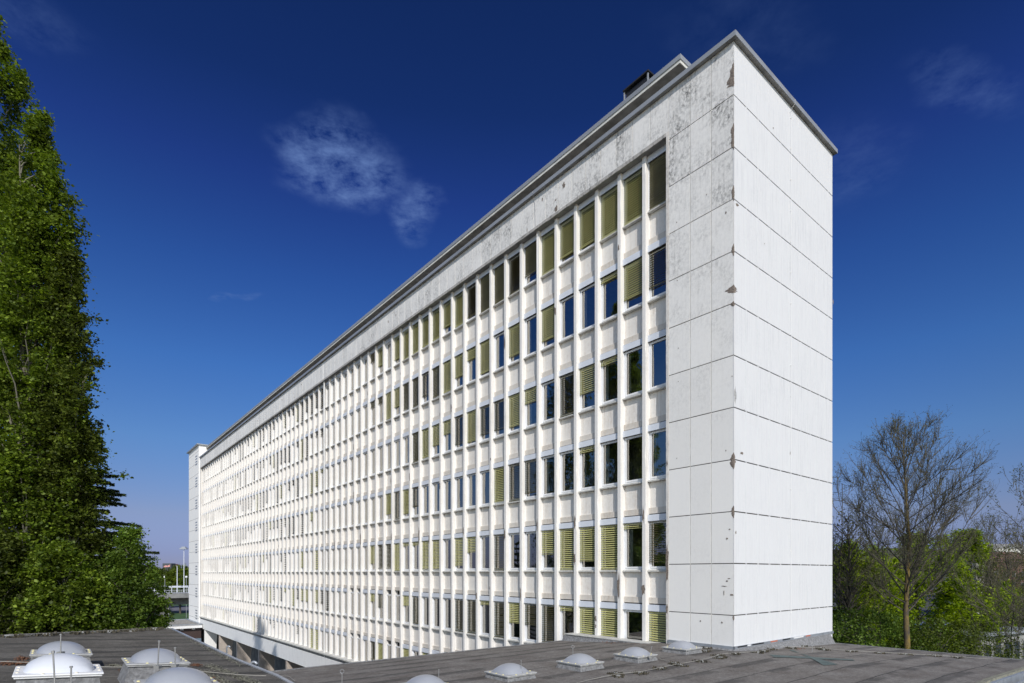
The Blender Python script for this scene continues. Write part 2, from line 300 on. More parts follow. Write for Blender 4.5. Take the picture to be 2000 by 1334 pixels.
def roofmat(name, c1, c2, seam_dir, seam_w, cross=7.0):
    """mineral bitumen sheet: seam lines across seam_dir (0: x, 1: y) every seam_w metres, stains, gritty fleck"""
    m = bpy.data.materials.new(name); m.use_nodes = True; nt = m.node_tree; N = nt.nodes; L = nt.links
    b = N['Principled BSDF']; b.inputs['Roughness'].default_value = .9; b.inputs['Specular IOR Level'].default_value = .3
    tc = N.new('ShaderNodeTexCoord'); V = tc.outputs['Object']
    def noise(scale, detail=6, rough=.55, stretch=None):
        v = V
        if stretch:
            mp = N.new('ShaderNodeMapping'); mp.inputs['Scale'].default_value = stretch; L.new(V, mp.inputs[0]); v = mp.outputs[0]
        n = N.new('ShaderNodeTexNoise'); n.inputs['Scale'].default_value = scale; n.inputs['Detail'].default_value = detail; n.inputs['Roughness'].default_value = rough
        L.new(v, n.inputs['Vector']); return n.outputs['Fac']
    def rng(x, a, c, lo=0, h=1):
        r = N.new('ShaderNodeMapRange'); r.inputs[1].default_value = a; r.inputs[2].default_value = c; r.inputs[3].default_value = lo; r.inputs[4].default_value = h
        L.new(x, r.inputs[0]); return r.outputs[0]
    def mth(op, x, y=0, z=0):
        q = N.new('ShaderNodeMath'); q.operation = op
        for i, a in enumerate((x, y, z)):
            if isinstance(a, (int, float)): q.inputs[i].default_value = a
            else: L.new(a, q.inputs[i])
        return q.outputs[0]
    sep = N.new('ShaderNodeSeparateXYZ'); L.new(V, sep.inputs[0])
    wob = mth('MULTIPLY', mth('SUBTRACT', noise(.55, 3), .5), .22)
    def seams(axis, w, half, o=0.):
        c = mth('DIVIDE', mth('ADD', mth('ADD', sep.outputs[axis], wob), o), w)
        d = mth('MULTIPLY', mth('ABSOLUTE', mth('SUBTRACT', mth('FRACT', c), .5)), w)
        return rng(d, half*.6, half*1.5, 1, 0)
    s1 = seams(seam_dir, seam_w, .016)
    s2 = mth('MULTIPLY', seams(1-seam_dir, cross, .009), rng(noise(.3, 2), .46, .5))
    pool = mth('MULTIPLY', seams(seam_dir, seam_w, .16, .12), rng(noise(.45, 4, .6, (1, 1, 1)), .46, .54))
    seam = mth('MAXIMUM', s1, s2)
    base = N.new('ShaderNodeMix'); base.data_type = 'RGBA'; L.new(rng(noise(1.1, 9, .7), .34, .66), base.inputs['Factor'])
    base.inputs['A'].default_value = (*c1, 1); base.inputs['B'].default_value = (*c2, 1)
    g = N.new('ShaderNodeMix'); g.data_type = 'RGBA'; g.blend_type = 'MULTIPLY'; g.inputs['Factor'].default_value = 1
    L.new(base.outputs['Result'], g.inputs['A'])
    gr = rng(mth('ADD', mth('MULTIPLY', noise(60, 3, .8), .5), mth('MULTIPLY', noise(11, 5, .7), .5)), .36, .64, .50, 1.42)
    cm = N.new('ShaderNodeCombineColor'); [L.new(gr, cm.inputs[i]) for i in range(3)]; L.new(cm.outputs[0], g.inputs['B'])
    d = N.new('ShaderNodeMix'); d.data_type = 'RGBA'; d.clamp_factor = True
    L.new(mth('MULTIPLY', mth('MAXIMUM', mth('MULTIPLY', seam, 1.0), mth('MULTIPLY', pool, .62)), .85), d.inputs['Factor'])
    L.new(g.outputs['Result'], d.inputs['A']); d.inputs['B'].default_value = (.022, .022, .022, 1)
    vo = N.new('ShaderNodeTexVoronoi'); vo.inputs['Scale'].default_value = 14; L.new(V, vo.inputs['Vector'])
    sepc = N.new('ShaderNodeSeparateColor'); L.new(vo.outputs['Color'], sepc.inputs[0])
    fl = mth('MULTIPLY', mth('LESS_THAN', vo.outputs['Distance'], mth('MULTIPLY', sepc.outputs[0], .17)), mth('GREATER_THAN', sepc.outputs[1], .62))
    d2 = N.new('ShaderNodeMix'); d2.data_type = 'RGBA'; L.new(mth('MULTIPLY', fl, .8), d2.inputs['Factor']); L.new(d.outputs['Result'], d2.inputs['A']); d2.inputs['B'].default_value = (.33, .32, .29, 1)
    L.new(d2.outputs['Result'], b.inputs['Base Color'])
    bp = N.new('ShaderNodeBump'); bp.inputs['Strength'].default_value = .8; bp.inputs['Distance'].default_value = .012
    L.new(mth('ADD', mth('SUBTRACT', noise(40, 4, .7), mth('MULTIPLY', seam, .8)), mth('MULTIPLY', noise(1.5, 3), 3)), bp.inputs['Height']); L.new(bp.outputs[0], b.inputs['Normal'])
    return m
M['roofA'] = roofmat('annex_bitumen_sheet', (.225, .210, .192), (.135, .118, .104), 1, 1.02)
M['roofB'] = roofmat('left_bitumen_sheet', (.165, .153, .135), (.09, .082, .070), 1, 1.05)

# ------------------------------------------------------------------ ground, roads, hills
def structure(mb, name, m): return mb.build(name, m, None, kind='structure')
g = MB(); g.add([(-3000, -400, GZ), (3000, -400, GZ), (3000, 5000, GZ), (-3000, 5000, GZ)], [(0, 1, 2, 3)]); structure(g, 'ground', M['asphalt'])
def strip(name, pts, w, z, m):
    mb = MB(); L_ = []; Rr = []
    for i, p in enumerate(pts):
        a = Vector(pts[max(i-1, 0)]); b = Vector(pts[min(i+1, len(pts)-1)]); d = (b-a).normalized(); n = Vector((-d.y, d.x))
        L_.append((p[0]+n.x*w/2, p[1]+n.y*w/2, z)); Rr.append((p[0]-n.x*w/2, p[1]-n.y*w/2, z))
    k = len(pts); mb.add(L_+Rr, [(k+i, k+i+1, i+1, i) for i in range(k-1)]); return structure(mb, name, m)
g = MB(); g.add([(-140, 118, GZ+.01), (-40, 118, GZ+.01), (-45, 166, GZ+.01), (-160, 172, GZ+.01)], [(0, 1, 2, 3)]); structure(g, 'lawn', M['grass'])
strip('road', [(-220, 196), (-120, 186), (-20, 184)], 22, GZ+.02, M['roadp'])
g = MB(); g.add([(-400, 205, GZ+.012), (0, 205, GZ+.012), (0, 420, GZ+.012), (-400, 420, GZ+.012)], [(0, 1, 2, 3)]); structure(g, 'meadow', M['grass'])
g = MB(); g.add([(14, 24, GZ+.012), (60, 24, GZ+.012), (75, 62, GZ+.012), (20, 62, GZ+.012)], [(0, 1, 2, 3)]); structure(g, 'grass_verge', M['grass'])
rng = np.random.default_rng(5)
def hill(name, px0, px1, Y, ytop, rough, m, seed):
    mb = MB(); n = 90; rs = np.random.default_rng(seed); ph = rs.uniform(0, 6, 6); vs = []; fs = []
    for j in range(8):
        f = j/7
        for i in range(n+1):
            px = px0+(px1-px0)*i/n; yy = Y+f*Y*.5
            X = (px-1000)/F_PX*Y*(1+.5*f)
            edge = min(1, i/8, (n-i)/8)
            top = (HORIZ-ytop)/F_PX*Y-GZ
            wv = 1+rough*(math.sin(i*.35+ph[0])*.3+math.sin(i*.9+ph[1])*.15+math.sin(i*2.3+ph[2]+j)*.1)
            vs.append((X, yy, GZ-1+top*wv*edge*math.sin(f*math.pi*.5)**.6))
    for j in range(7):
        for i in range(n): fs.append((j*(n+1)+i, j*(n+1)+i+1, (j+1)*(n+1)+i+1, (j+1)*(n+1)+i))
    mb.add(vs, fs); return mb.build(name, m, None, smooth=True, kind='structure')
hill('hill', 1500, 2500, 700, 1049, .08, M['hill'], 3)
hill('hill', -400, 700, 1500, 1109, .12, M['hill'], 4)

# ------------------------------------------------------------------ the long office building
ZO = -GZ
BLD = thing('office_building', 'long white office slab with rows of narrow windows, pilasters and spalled corner', 'building', (CO.x, CO.y, GZ), ROT)
def bpart(mb, name, mats, **kw): return mb.build(name, mats, BLD, (0, 0, ZO), **kw)
T0, S_, BAY, C0, CW = 15.8, 3.4, 1.208, 2.605, 1.030
NB, NR = 69, 7
REC0, REC1 = 2.60, C0+(NB-1)*BAY+CW+.012
BEND = 86.4; W = 7.8; ZT = 17.36; ZB = T0-NR*S_+1.23      # ZB: bottom of the last windows
# carcass behind the cladding: near block, end wall, top band, far pier, back and core
w = MB()
w.box(.03, W-.03, .03, REC0-.012, GZ+.0, ZT-.01)                         # near block
w.box(.03, .62, REC0-.012, REC1+.012, T0+.012, ZT-.01)                   # top band
w.box(.03, W-.03, REC1+.012, BEND, GZ, ZT-.01)
bpart(w, 'wall_core', M['joint'])
b = MB(); b.box(W-.35, W, REC0-.012, REC1+.012, GZ, ZT-.01); bpart(b, 'rear_wall', M['panel'])
# cladding panels with open joints
PW, GAP = .818, .030
jz = [15.61-1.7*k for k in range(0, 17)]
bands = [(jz[0]+GAP/2, ZT-.01)]+[(jz[i+1]+GAP/2, jz[i]-GAP/2) for i in range(15)]
rs = random.Random(4)
c = MB()
edges = [0.0, .81, 1.615, REC0-.115]
for (z0, z1) in bands:
    for i in range(3): 
        j = rs.uniform(-.002, .002)
        c.box(-.0+j, .028, edges[i]+(GAP/2 if i else .0), edges[i+1]-(GAP/2 if i < 2 else 0), z0, z1)
y = REC0-.115; n = int((BEND-y)/PW)
for i in range(n+1):
    a, e = y+i*PW, min(y+(i+1)*PW, BEND)
    if e-a < .1: continue
    j = rs.uniform(-.002, .002); c.box(j, .028, a+GAP/2, e-GAP/2, T0+.14, ZT-.01)
for (z0, z1) in bands:
    c.box(0, .028, REC1+.13, BEND-.01, max(z0, -99), min(z1, T0+.14-.01)) if z0 < T0 else None
for i in (1, 2): c.box(.008, .0285, edges[i]-.006, edges[i]+.009, -9, ZT-.012, 1)
for i in range(n+1): c.box(.008, .0285, y+i*PW-.006, y+i*PW+.009, T0+.141, ZT-.012, 1)
bpart(c, 'facade_cladding', [M['panel'], M['jointw']])
c = MB()
for (z0, z1) in bands: c.box(.0, W, -.0, .028, z0+.004, z1-.004 if z1 < 17 else z1)
for i in range(1, 10):
    for z in jz[:15]: c.box(i*.82-.025, i*.82+.03, .004, .03, z-GAP/2+.001, z+GAP/2-.001)
for i in range(1, 10): c.box(i*.78-.007, i*.78+.007, -.0035, .002, -2.38, ZT-.02)
e = bpart(c, 'end_wall_cladding', M['endwall'])
# shift the facade panels off the end wall plane so no faces coincide
# rough rim framing the recess
def rough_strip(mb, p0, p1, width_dir, wid, thick, seed, step=.11):
    """strip from p0 to p1 in the x=const plane, outer edge ragged"""
    r = random.Random(seed); p0 = Vector(p0); p1 = Vector(p1); L_ = (p1-p0).length; n = max(2, int(L_/step)); d = (p1-p0)/n
    wd = Vector(width_dir); vs = []
    big = 0
    for i in range(n+1):
        if r.random() < .02: big = r.uniform(.02, .05)
        big *= .8
        a = p0+d*i; inner = a-wd*(r.uniform(-.004, .006)+0)+wd*big*.7; outer = a+wd*wid
        x = -thick
        vs += [(x+r.uniform(-.004, .004), inner.y, inner.z), (x+r.uniform(-.003, .003), outer.y, outer.z), (.03, inner.y, inner.z), (.03, outer.y, outer.z), (.029, inner.y+wd.y*.02, inner.z+wd.z*.02)]
    fs = []
    for i in range(n):
        a = i*5; b_ = a+5
        fs += [(a, b_, b_+1, a+1), (a+1, b_+1, b_+3, a+3), (a, a+2, b_+2, b_), (a+2, a+4, b_+4, b_+2)]
    mb.add(vs, fs)
M['rimv'] = stained('vertical_rim_concrete', (.72, .69, .65), (.22, .20, .18), .75)
rim = MB()
rough_strip(rim, (0, REC0, T0), (0, REC1, T0), (0, 0, 1), .13, .012, 3)
bpart(rim, 'recess_rim', M['rim']); rim = MB()
rough_strip(rim, (0, REC0, GZ+7), (0, REC0, T0+.13), (0, -1, 0), .105, .012, 5)
rough_strip(rim, (0, REC1, -6.6), (0, REC1, T0+.13), (0, 1, 0), .12, .012, 6)
bpart(rim, 'recess_rim', M['rimv'])
# soffit of the recess and closing side
q = MB(); q.box(.0, .5, REC0, REC1, T0+.004, T0+.011, 1); q.box(.03, .6, REC0-.011, REC0, GZ+7, T0); q.box(.03, .6, REC1, REC1+.011, -6.6, T0)
bpart(q, 'recess_reveal', [M['spandrel'], M['soffit']])
# spandrels and lintel bands, floor voids
for k in range(NR):
    T = T0-S_*k
    if k < NR-1:
        a = MB(); a.box(.42, .60, REC0, REC1, T-3.13, T-2.15)
        for i in range(NB):     # each bay's cast lintel block stands proud
            y0 = C0+i*BAY
            a.box(.35, .419, y0+.012, y0+CW-.012, T-3.355, T-3.13, 1)
        a.box(.419, .60, REC0, REC1, T-3.385, T-3.131, 2)
        bpart(a, 'spandrel', [M['spandrel'], M['lintel'], M['joint']])
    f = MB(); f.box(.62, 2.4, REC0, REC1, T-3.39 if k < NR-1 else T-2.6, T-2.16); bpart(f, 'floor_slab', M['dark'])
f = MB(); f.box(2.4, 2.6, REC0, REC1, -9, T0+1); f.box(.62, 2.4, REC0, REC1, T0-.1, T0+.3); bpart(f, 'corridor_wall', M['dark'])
# pilasters
def pil_mesh(seed):
    r = random.Random(seed); mb = MB(); z = np.linspace(-6.56, T0+.003, 60); vs = []; x0, x1, w_ = .17, .60, BAY-CW
    chip = {}
    for i in range(60):
        ch = 0
        if r.random() < .05: ch = r.uniform(.01, .035)
        j0 = r.uniform(-.002, .002)+ch; j1 = r.uniform(-.002, .002)
        vs += [(x0, .012+j0, z[i]), (x0, w_-.012+j1, z[i]), (x0+.012+ch*.6, 0+j0*.4, z[i]), (x0+.012, w_, z[i]), (x1, 0, z[i]), (x1, w_, z[i])]
    fs = []
    for i in range(59):
        a = i*6; c_ = a+6
        fs += [(a, a+1, c_+1, c_), (a+2, a, c_, c_+2), (a+1, a+3, c_+3, c_+1), (a+4, a+2, c_+2, c_+4), (a+3, a+5, c_+5, c_+3)]
    mb.add(vs, fs); return mb.mesh('pilaster', [M['pilaster']])
pm = [pil_mesh(i) for i in range(6)]
rs = random.Random(8)
for i in range(NB-1):
    link('pilaster', pm[rs.randrange(6)], BLD, (0, C0+i*BAY+CW, ZO))
# -------- windows
def frame_mesh():
    m = MB(); z1, z0 = -.24, -2.07; y0, y1 = .0, CW; x0, x1 = .40, .47
    m.box(x0, x1, y0, y0+.075, z0, z1); m.box(x0, x1, y1-.085, y1, z0, z1); m.box(x0, x1, y0+.075, y1-.085, z0, z0+.085); m.box(x0, x1, y0+.075, y1-.085, z1-.06, z1)
    # casement ring
    m.box(x0-.018, x0-.001, y0+.04, y0+.10, z0+.05, z1-.03); m.box(x0-.018, x0-.001, y1-.10, y1-.04, z0+.05, z1-.03)
    m.box(x0-.018, x0-.001, y0+.10, y1-.10, z0+.05, z0+.115); m.box(x0-.018, x0-.001, y0+.10, y1-.10, z1-.09, z1-.03)
    # guide rails of the blind
    m.box(.335, .399, y0, y0+.018, z0, z1); m.box(.335, .399, y1-.018, y1, z0, z1)
    m.box(.47, .62, y0, y1, z1, z1+.05); return m
def pane_mb(m=None, o=(0, 0), mi=0):
    m = m or MB(); y, z = o; x = .425
    m.add([(x, y+.10, z-1.955), (x, y+CW-.10, z-1.955), (x, y+CW-.10, z-.33), (x, y+.10, z-.33)], [(0, 3, 2, 1)], mi); return m
def header_mb():
    m = MB(); m.box(.28, .30, .004, CW-.004, -.24, 0.0); m.box(.30, .45, .004, CW-.004, -.02, -.001); m.box(.30, .62, .004, CW-.004, -.06, -.03); return m
def sill_mb():
    m = MB(); v = [(.26, .004, -2.155), (.26, CW-.004, -2.155), (.26, .004, -2.105), (.26, CW-.004, -2.105), (.399, .004, -2.068), (.399, CW-.004, -2.068), (.399, .004, -2.155), (.399, CW-.004, -2.155)]
    m.add(v, [(0, 1, 3, 2), (2, 3, 5, 4), (0, 6, 7, 1), (0, 2, 4, 6), (1, 7, 5, 3)]); return m
def blind_mb(kind, frac, seed=0, o=(0, 0), m=None, mi=0, simple=False):
    r = random.Random(seed); m = m or MB(); H = 1.80*frac; sp = .088; n = max(2, int(H/sp)); yo, zo = o
    tilt = {'y': 46, 'd': 6, 'm': -58}[kind]+r.uniform(-5, 5); skew = r.choice([0, 0, 0, r.uniform(-.03, .03)])
    if simple: sp *= 2; n = max(1, n//2)
    wd = .066*(1.6 if simple else 1)
    xm = .352
    if frac < .2: tilt = 30; 
    for i in range(n):
        z = zo-.25-sp*(i+.5)
        a = R_(tilt+r.uniform(-2, 2)); sk = skew*i/n*r.uniform(.9, 1.1)
        dx, dz = math.cos(a)*wd/2, math.sin(a)*wd/2
        ya, yb = yo+.03, yo+CW-.03
        # slightly arched slat: outer edge, crown, inner edge
        if simple: m.add([(xm-dx, ya, z-dz), (xm-dx, yb, z-dz+sk), (xm+dx, yb, z+dz+sk), (xm+dx, ya, z+dz)], [(0, 1, 2, 3)], mi)
        else:
            nx, nz = -math.sin(a)*.012, math.cos(a)*.012
            m.add([(xm-dx, ya, z-dz), (xm-dx, yb, z-dz+sk), (xm+nx, yb, z+nz+sk), (xm+nx, ya, z+nz), (xm+dx, yb, z+dz+sk), (xm+dx, ya, z+dz)], [(0, 1, 2, 3), (3, 2, 4, 5)], mi)
    zb = zo-.25-sp*n-.02
    m.box(xm-.03, xm+.03, yo+.03, yo+CW-.03, zb-.022, zb, mi)
    if not simple:
        for yy in (.2, CW-.2):
            m.box(xm-.046, xm-.043, yo+yy, yo+yy+.006, zb, zo-.25, mi)
    return m
def curtain_mb(wide, seed=0, o=(0, 0), m=None, mi=0, side=1):
    m = m or MB(); yo, zo = o; n = 10; vs = []
    for i in range(n+1):
        yy = (CW-.10-wide*i/n) if side else .10+wide*i/n
        x = .56+(.02 if i % 2 else -.02); vs += [(x, yo+yy, zo-2.0), (x, yo+yy, zo-.28)]
    m.add(vs, [(2*i, 2*i+2, 2*i+3, 2*i+1) for i in range(n)], mi); return m
frame_me = frame_mesh().mesh('window', [M['frame']]); pane_me = pane_mb().mesh('pane', [M['glass']])
head_me = header_mb().mesh('blind_box', [M['header']]); sill_me = sill_mb().mesh('sill', [M['sill']])
TAB = {  # row -> list per bay; '-' or kind+percent lowered
0: 'm100 y99 y98 y88 y86 y98 m76 d99 m99 m99 d90 y95 y74 y95 y95 y99 y99 y82 - y68 m30 - - - - - - - d90 d70 m95 d68 m99 y85 d30 d20',
1: 'd76 y74 y10 - - y80 - y80 - y90 y30 y66 y93 m93 d76 m95 m90 y66 y95 m20 m20 - - - - - - - m30 m20 m15 m99 y99 d20 - d80',
2: '- - y09 y62 d98 - y36 y86 d80 d82 y90 d84 y40 y66 y93 m99 - - - - - - - - - - - - y14 y75 y99 - - d90 d20 d40',
3: '- - - y08 - - d84 d99 y95 - - - - - - d68 y84 d99 y76 - - - - - - - - - - - y48 - m99 - d90 d99',
4: 'd85 y14 y99 y80 y98 y60 - - d99 - y46 y84 - y96 y96 y12 y12 y99 m92 m92 y70 - - - - - - - - y95 - - y80 - - -',
5: 'y66 - y84 y76 y05 d99 d58 y56 d99 y05 d99 d99 - - - d95 y36 - - d52 y34 - - - - - - d90 d60 y62 - y62 y60 d50 y95 -',
6: 'y50 - - - - - y99 - d99 - - - - d99 y99 - y99 - - y90 m70 - - - - - - - - y99 y99 - - m40 - -'}
rs = random.Random(21)
wins = {}
for k in range(NR):
    row = TAB[k].split()
    for i in range(NB):
        if i < len(row): wins[k, i] = row[i]
        else:
            p = [.45, .55, .72, .72, .72, .65, .5][k]
            wins[k, i] = (rs.choice('ddddmy')+'%02d' % rs.choice([99, 99, 95, 70, 40, 20])) if rs.random() < p else '-'
single = [(k, i) for i in range(16) for k in range(6)]+[(6, 13), (6, 14), (6, 15), (6, 16)]
rest = MB(); cnt = 0; cover = {(4.5, 17), (4.5, 18)}
blind_cache = {}
for k in range(NR):
    for i in range(NB):
        if k == 6 and i < 6: continue
        st = wins[k, i]; loc = (0, C0+i*BAY, ZO+T0-S_*k)
        if (k, i) in single:
            wn = link('window', frame_me, BLD, loc); link('pane', pane_me, wn); link('blind_box', head_me, wn); link('sill', sill_me, wn)
            if st != '-':
                fr = int(st[1:])/100
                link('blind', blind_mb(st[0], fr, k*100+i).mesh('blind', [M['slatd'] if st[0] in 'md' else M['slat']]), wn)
            if st == '-' or int(st[1:]) < 70:
                if (k*7+i*3) % 5 < 3: link('curtain', curtain_mb(.10+.05*((k+i) % 3), 0).mesh('curtain', [M['curtain']]), wn)
        else:
            y, z = C0+i*BAY, T0-S_*k
            def off(mb, mi): rest.add([(a, b_+y, c_+z) for a, b_, c_ in mb.v], mb.f, mi)
            fm = MB(); x0, x1 = .40, .47
            fm.box(x0-.018, x1, 0, .10, -2.07, -.24); fm.box(x0-.018, x1, CW-.10, CW, -2.07, -.24); fm.box(x0-.018, x1, .1, CW-.10, -2.07, -1.95); fm.box(x0-.018, x1, .1, CW-.10, -.32, -.24)
            off(fm, 0); off(pane_mb(), 1)
            hb = MB()
            if not (k in (5, 6) and i in (17, 18, 22, 23)): hb.box(.28, .45, .004, CW-.004, -.24, 0)
            off(hb, 2); off(sill_mb(), 3)
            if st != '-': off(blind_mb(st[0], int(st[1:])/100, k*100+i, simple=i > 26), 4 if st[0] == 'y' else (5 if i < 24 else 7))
            elif rs.random() < .5: off(curtain_mb(rs.choice([.15, .25, .4]), 0), 6)
o = rest.build('window', [M['frame'], M['glass'], M['header'], M['sill'], M['slat'], M['slatd'], M['curtain'], M['slatx']], BLD, (0, 0, ZO), kind='stuff')
# ledge, recessed strip, fascia and rear below
l = MB(); l.box(-.14, .62, 2.4, BEND-.2, -6.66, -6.56); bpart(l, 'ledge', M['white'])
l = MB(); l.box(.14, .62, 2.4, BEND-.2, -6.95, -6.661); bpart(l, 'ledge_recess', M['soffit'])
l = MB(); y = 2.4
while y < BEND-.3:
    l.box(-.02, .40, y, min(y+9.38, BEND-.3), -8.3, -6.951); y += 9.4
bpart(l, 'edge_beam', M['fascia'])
l = MB(); l.box(.40, W-.4, 2.4, BEND, -8.31, -7.0); bpart(l, 'floor_deck', M['concrete'])
l = MB(); l.box(2.9, 3.1, 2.4, BEND, GZ, -8.31); bpart(l, 'ground_floor_wall', M['dark'])
for k in range(6):
    s0 = 83.0-9.4*k
    fn = MB(); poly = [(.05, -8.30), (1.75, -8.30), (1.55, GZ), (.05, GZ)]
    vs = [(x, s0, z) for x, z in poly]+[(x, s0+.38, z) for x, z in poly]
    fn.add(vs, [(0, 3, 2, 1), (4, 5, 6, 7), (0, 1, 5, 4), (1, 2, 6, 5), (2, 3, 7, 6), (3, 0, 4, 7)])
    bpart(fn, 'support_fin', M['fin'] if k else M['fascia'])
# roof edge with fascia, roof
def ring(mb, x0, x1, y0, y1, z0, z1, th):
    mb.box(x0, x1, y0, y0+th, z0, z1); mb.box(x0, x1, y1-th, y1, z0, z1); mb.box(x0, x0+th, y0+th, y1-th, z0, z1); mb.box(x1-th, x1, y0+th, y1-th, z0, z1)
rf = MB(); ring(rf, -.15, W+.15, -.15, BEND-.35, 17.365, 17.53, .25)
bpart(rf, 'roof_edge', M['metal'])
rf = MB(); rf.box(.0, W, .0, BEND-.1, 17.352, 17.40); bpart(rf, 'roof', M['soffit'])
sf = MB(); sf.box(-.135, W+.135, -.135, BEND-.36, 17.358, 17.364); bpart(sf, 'roof_soffit', M['soffit'])
pw = MB(); pw.box(2.7, W-2.2, 4.3, BEND, 17.40, 18.98); bpart(pw, 'penthouse_wall', M['soffit'])
pr = MB(); ring(pr, .85, W-.85, 2.58, BEND, 19.12, 19.30, .2); bpart(pr, 'penthouse_roof_edge', M['metal'])
pr = MB(); pr.box(.88, W-.88, 2.61, BEND, 19.0, 19.119); bpart(pr, 'penthouse_roof_trim', M['white'])
pr = MB(); pr.box(.90, W-.9, 2.64, BEND, 18.985, 18.999); pr.box(1.0, W-1.0, 2.7, BEND, 19.12, 19.22); bpart(pr, 'penthouse_roof', M['soffit'])
# vent hood on the penthouse roof
vh = MB(); vh.box(1.62, 3.4, 4.62, 5.95, 20.52, 20.58)
bpart(vh, 'vent_cap', M['blackm'])
vh = MB()
for zz in range(7): vh.box(1.80, 3.2, 4.78, 5.80, 19.95+zz*.075, 19.98+zz*.075)
vh.box(1.72, 3.1, 4.73, 5.84, 19.22, 20.44)
bpart(vh, 'vent_hood', M['blackm'])
for a, b_ in ((1.66, 4.66), (1.66, 5.88), (3.3, 4.66)):
    vh = MB(); vh.box(a, a+.05, b_, b_+.05, 19.22, 20.5); bpart(vh, 'vent_leg', M['metal'])
# stair tower at the far end
tw = MB(); tw.box(-.12, 5.5, BEND+.005, 94.5, GZ, 19.45); bpart(tw, 'stair_tower', M['tower'])
tw = MB(); tw.box(-.42, 5.8, BEND-.25, 94.8, 19.45, 19.60); bpart(tw, 'tower_roof', M['metal'])
tj = MB()
for k in range(17): tj.box(-.124, -.119, BEND+.03, 94.4, 18.6-1.7*k-.03, 18.6-1.7*k)
bpart(tj, 'tower_joint', M['joint'])
lv = MB()
for k in range(8):
    zt = 18.3-3.4*k
    for r_ in range(4):
        for c_ in range(3): lv.box(-.135, -.119, 87.6+c_*.5, 87.98+c_*.5, zt-.38-r_*.42, zt-.2-r_*.42)
bpart(lv, 'ventilation_slots', mat('slot_shadow_glass', (.16, .18, .22), .3))
# downpipe on the facade, lightning cable on the end wall
dp = MB(); dp.tube([(.10, 36.0, 15.9), (.10, 36.0, -8.6)], .045, 8); dp.tube([(.02, 36.0, 17.3), (.02, 36.0, 15.9), (.10, 36, 15.8)], .045, 8); bpart(dp, 'downpipe', M['fascia'])
lc = MB(); lc.tube([(4.03, -.17, 17.5), (4.03, -.17, 17.35), (3.95, -.03, 17.1), (4.03, -.03, 16.9), (4.03, -.025, -2.2), (4.2, -.06, -2.45)], .004, 4)
for zz in np.arange(-1.5, 17, 1.15): lc.box(4.02, 4.05, -.03, -.0, zz, zz+.03)
bpart(lc, 'lightning_cable', M['fascia'])
lc = MB(); lc.tube([(-.17, 9.75, 17.5), (-.03, 9.75, 17.15), (-.02, 9.7, 16.0), (.1, 9.72, 15.7), (.15, 9.72, -5)], .007, 5); lc.tube([(-.17, 26, 17.5), (-.03, 26, 17.15), (-.02, 26, 15.9)], .012, 5)
bpart(lc, 'lightning_cable', M['rod'])
# spalled concrete: ragged patches wrapped round the near corner and on the pilasters
def blob(mb, yc, zc, ry, rz, x, seed, axis='x', mi=0):
    r = random.Random(seed); n = 14; vs = []; 
    for i in range(n):
        a = i*2*math.pi/n; k = r.uniform(.45, 1.25)
        p, z = yc+math.cos(a)*ry*k, zc+math.sin(a)*rz*k
        vs.append((x-.001, p, z) if axis == 'x' else (p, x-.001, z))
    vs2 = []
    for i in range(n):
        a = i*2*math.pi/n; k = r.uniform(.55, .8)
        p, z = yc+math.cos(a)*ry*k, zc+math.sin(a)*rz*k; d = .004+r.uniform(0, .006)
        vs2.append((x-d, p, z) if axis == 'x' else (p, x-d, z))
    cvt = (x-.006, yc, zc) if axis == 'x' else (yc, x-.006, zc)
    fs = [(i, (i+1) % n, n+(i+1) % n, n+i) for i in range(n)]+[(n+i, n+(i+1) % n, 2*n) for i in range(n)]
    mb.add(vs+vs2+[cvt], fs, mi)
def corner_spall(mb, z0, z1, wl, wr, seed, shape='diamond'):
    r = random.Random(seed); n = 16; vs = []
    for i in range(n+1):
        f = i/n; z = z0+(z1-z0)*f
        e = {'diamond': math.sin(f*math.pi)**.8, 'low': (1-f)**.6*min(1, f*8), 'arch': 1-abs(2*f-1)**2, 'slim': min(1, f*6, (1-f)*6)}[shape]
        a = max(.004, wl*e*r.uniform(.6, 1.15)); b_ = max(.004, wr*e*r.uniform(.55, 1.15)); j = r.uniform(.003, .010)
        vs += [(-.001, a, z), (-.006-j*.5, a*.6, z), (-.006, -.006, z), (b_*.6, -.006-j*.5, z), (b_, -.001, z)]
    fs = [(i*5+k, i*5+k+1, i*5+6+k, i*5+5+k) for i in range(n) for k in range(4)]
    mb.add(vs, fs)
class Spalls:
    def __init__(s): s.p = []
    def add(s, v, f, mi=0): m = MB(); m.add(v, f); s.p.append(m)
    def done(s):
        for m in s.p[:99]: bpart(m, 'spalled_patch', M['spall'])
        r_ = MB()
        for m in s.p[99:]: r_.add(m.v, m.f)
        bpart(r_, 'spalled_patch', M['spall'], kind='stuff')
sp = Spalls()
zy = lambda y: (HORIZ-y)/59.88
corner_spall(sp, zy(168), zy(122), .30, .05, 1, 'low'); corner_spall(sp, zy(292), zy(240), .10, .03, 2, 'slim'); corner_spall(sp, zy(392), zy(362), .09, .06, 3, 'diamond')
corner_spall(sp, zy(500), zy(476), .08, .06, 4); corner_spall(sp, zy(572), zy(556), .30, .22, 5, 'arch'); corner_spall(sp, zy(916), zy(884), .14, .13, 6)
corner_spall(sp, zy(1012), zy(988), .11, .06, 7); corner_spall(sp, zy(1212), zy(1202), .05, .05, 8); corner_spall(sp, zy(598), zy(588), .12, .10, 9)
rs = random.Random(31)
for (px, py, ry, rz) in [(1300, 1102+0, .07, .9), (1300, 905, .03, .12), (1303, 1190, .05, .25)]:
    sc = 59.88*(px-105)/1328; blob(sp, 2.56, (HORIZ-py)/sc, ry, rz*.9, -.012, int(px+py))
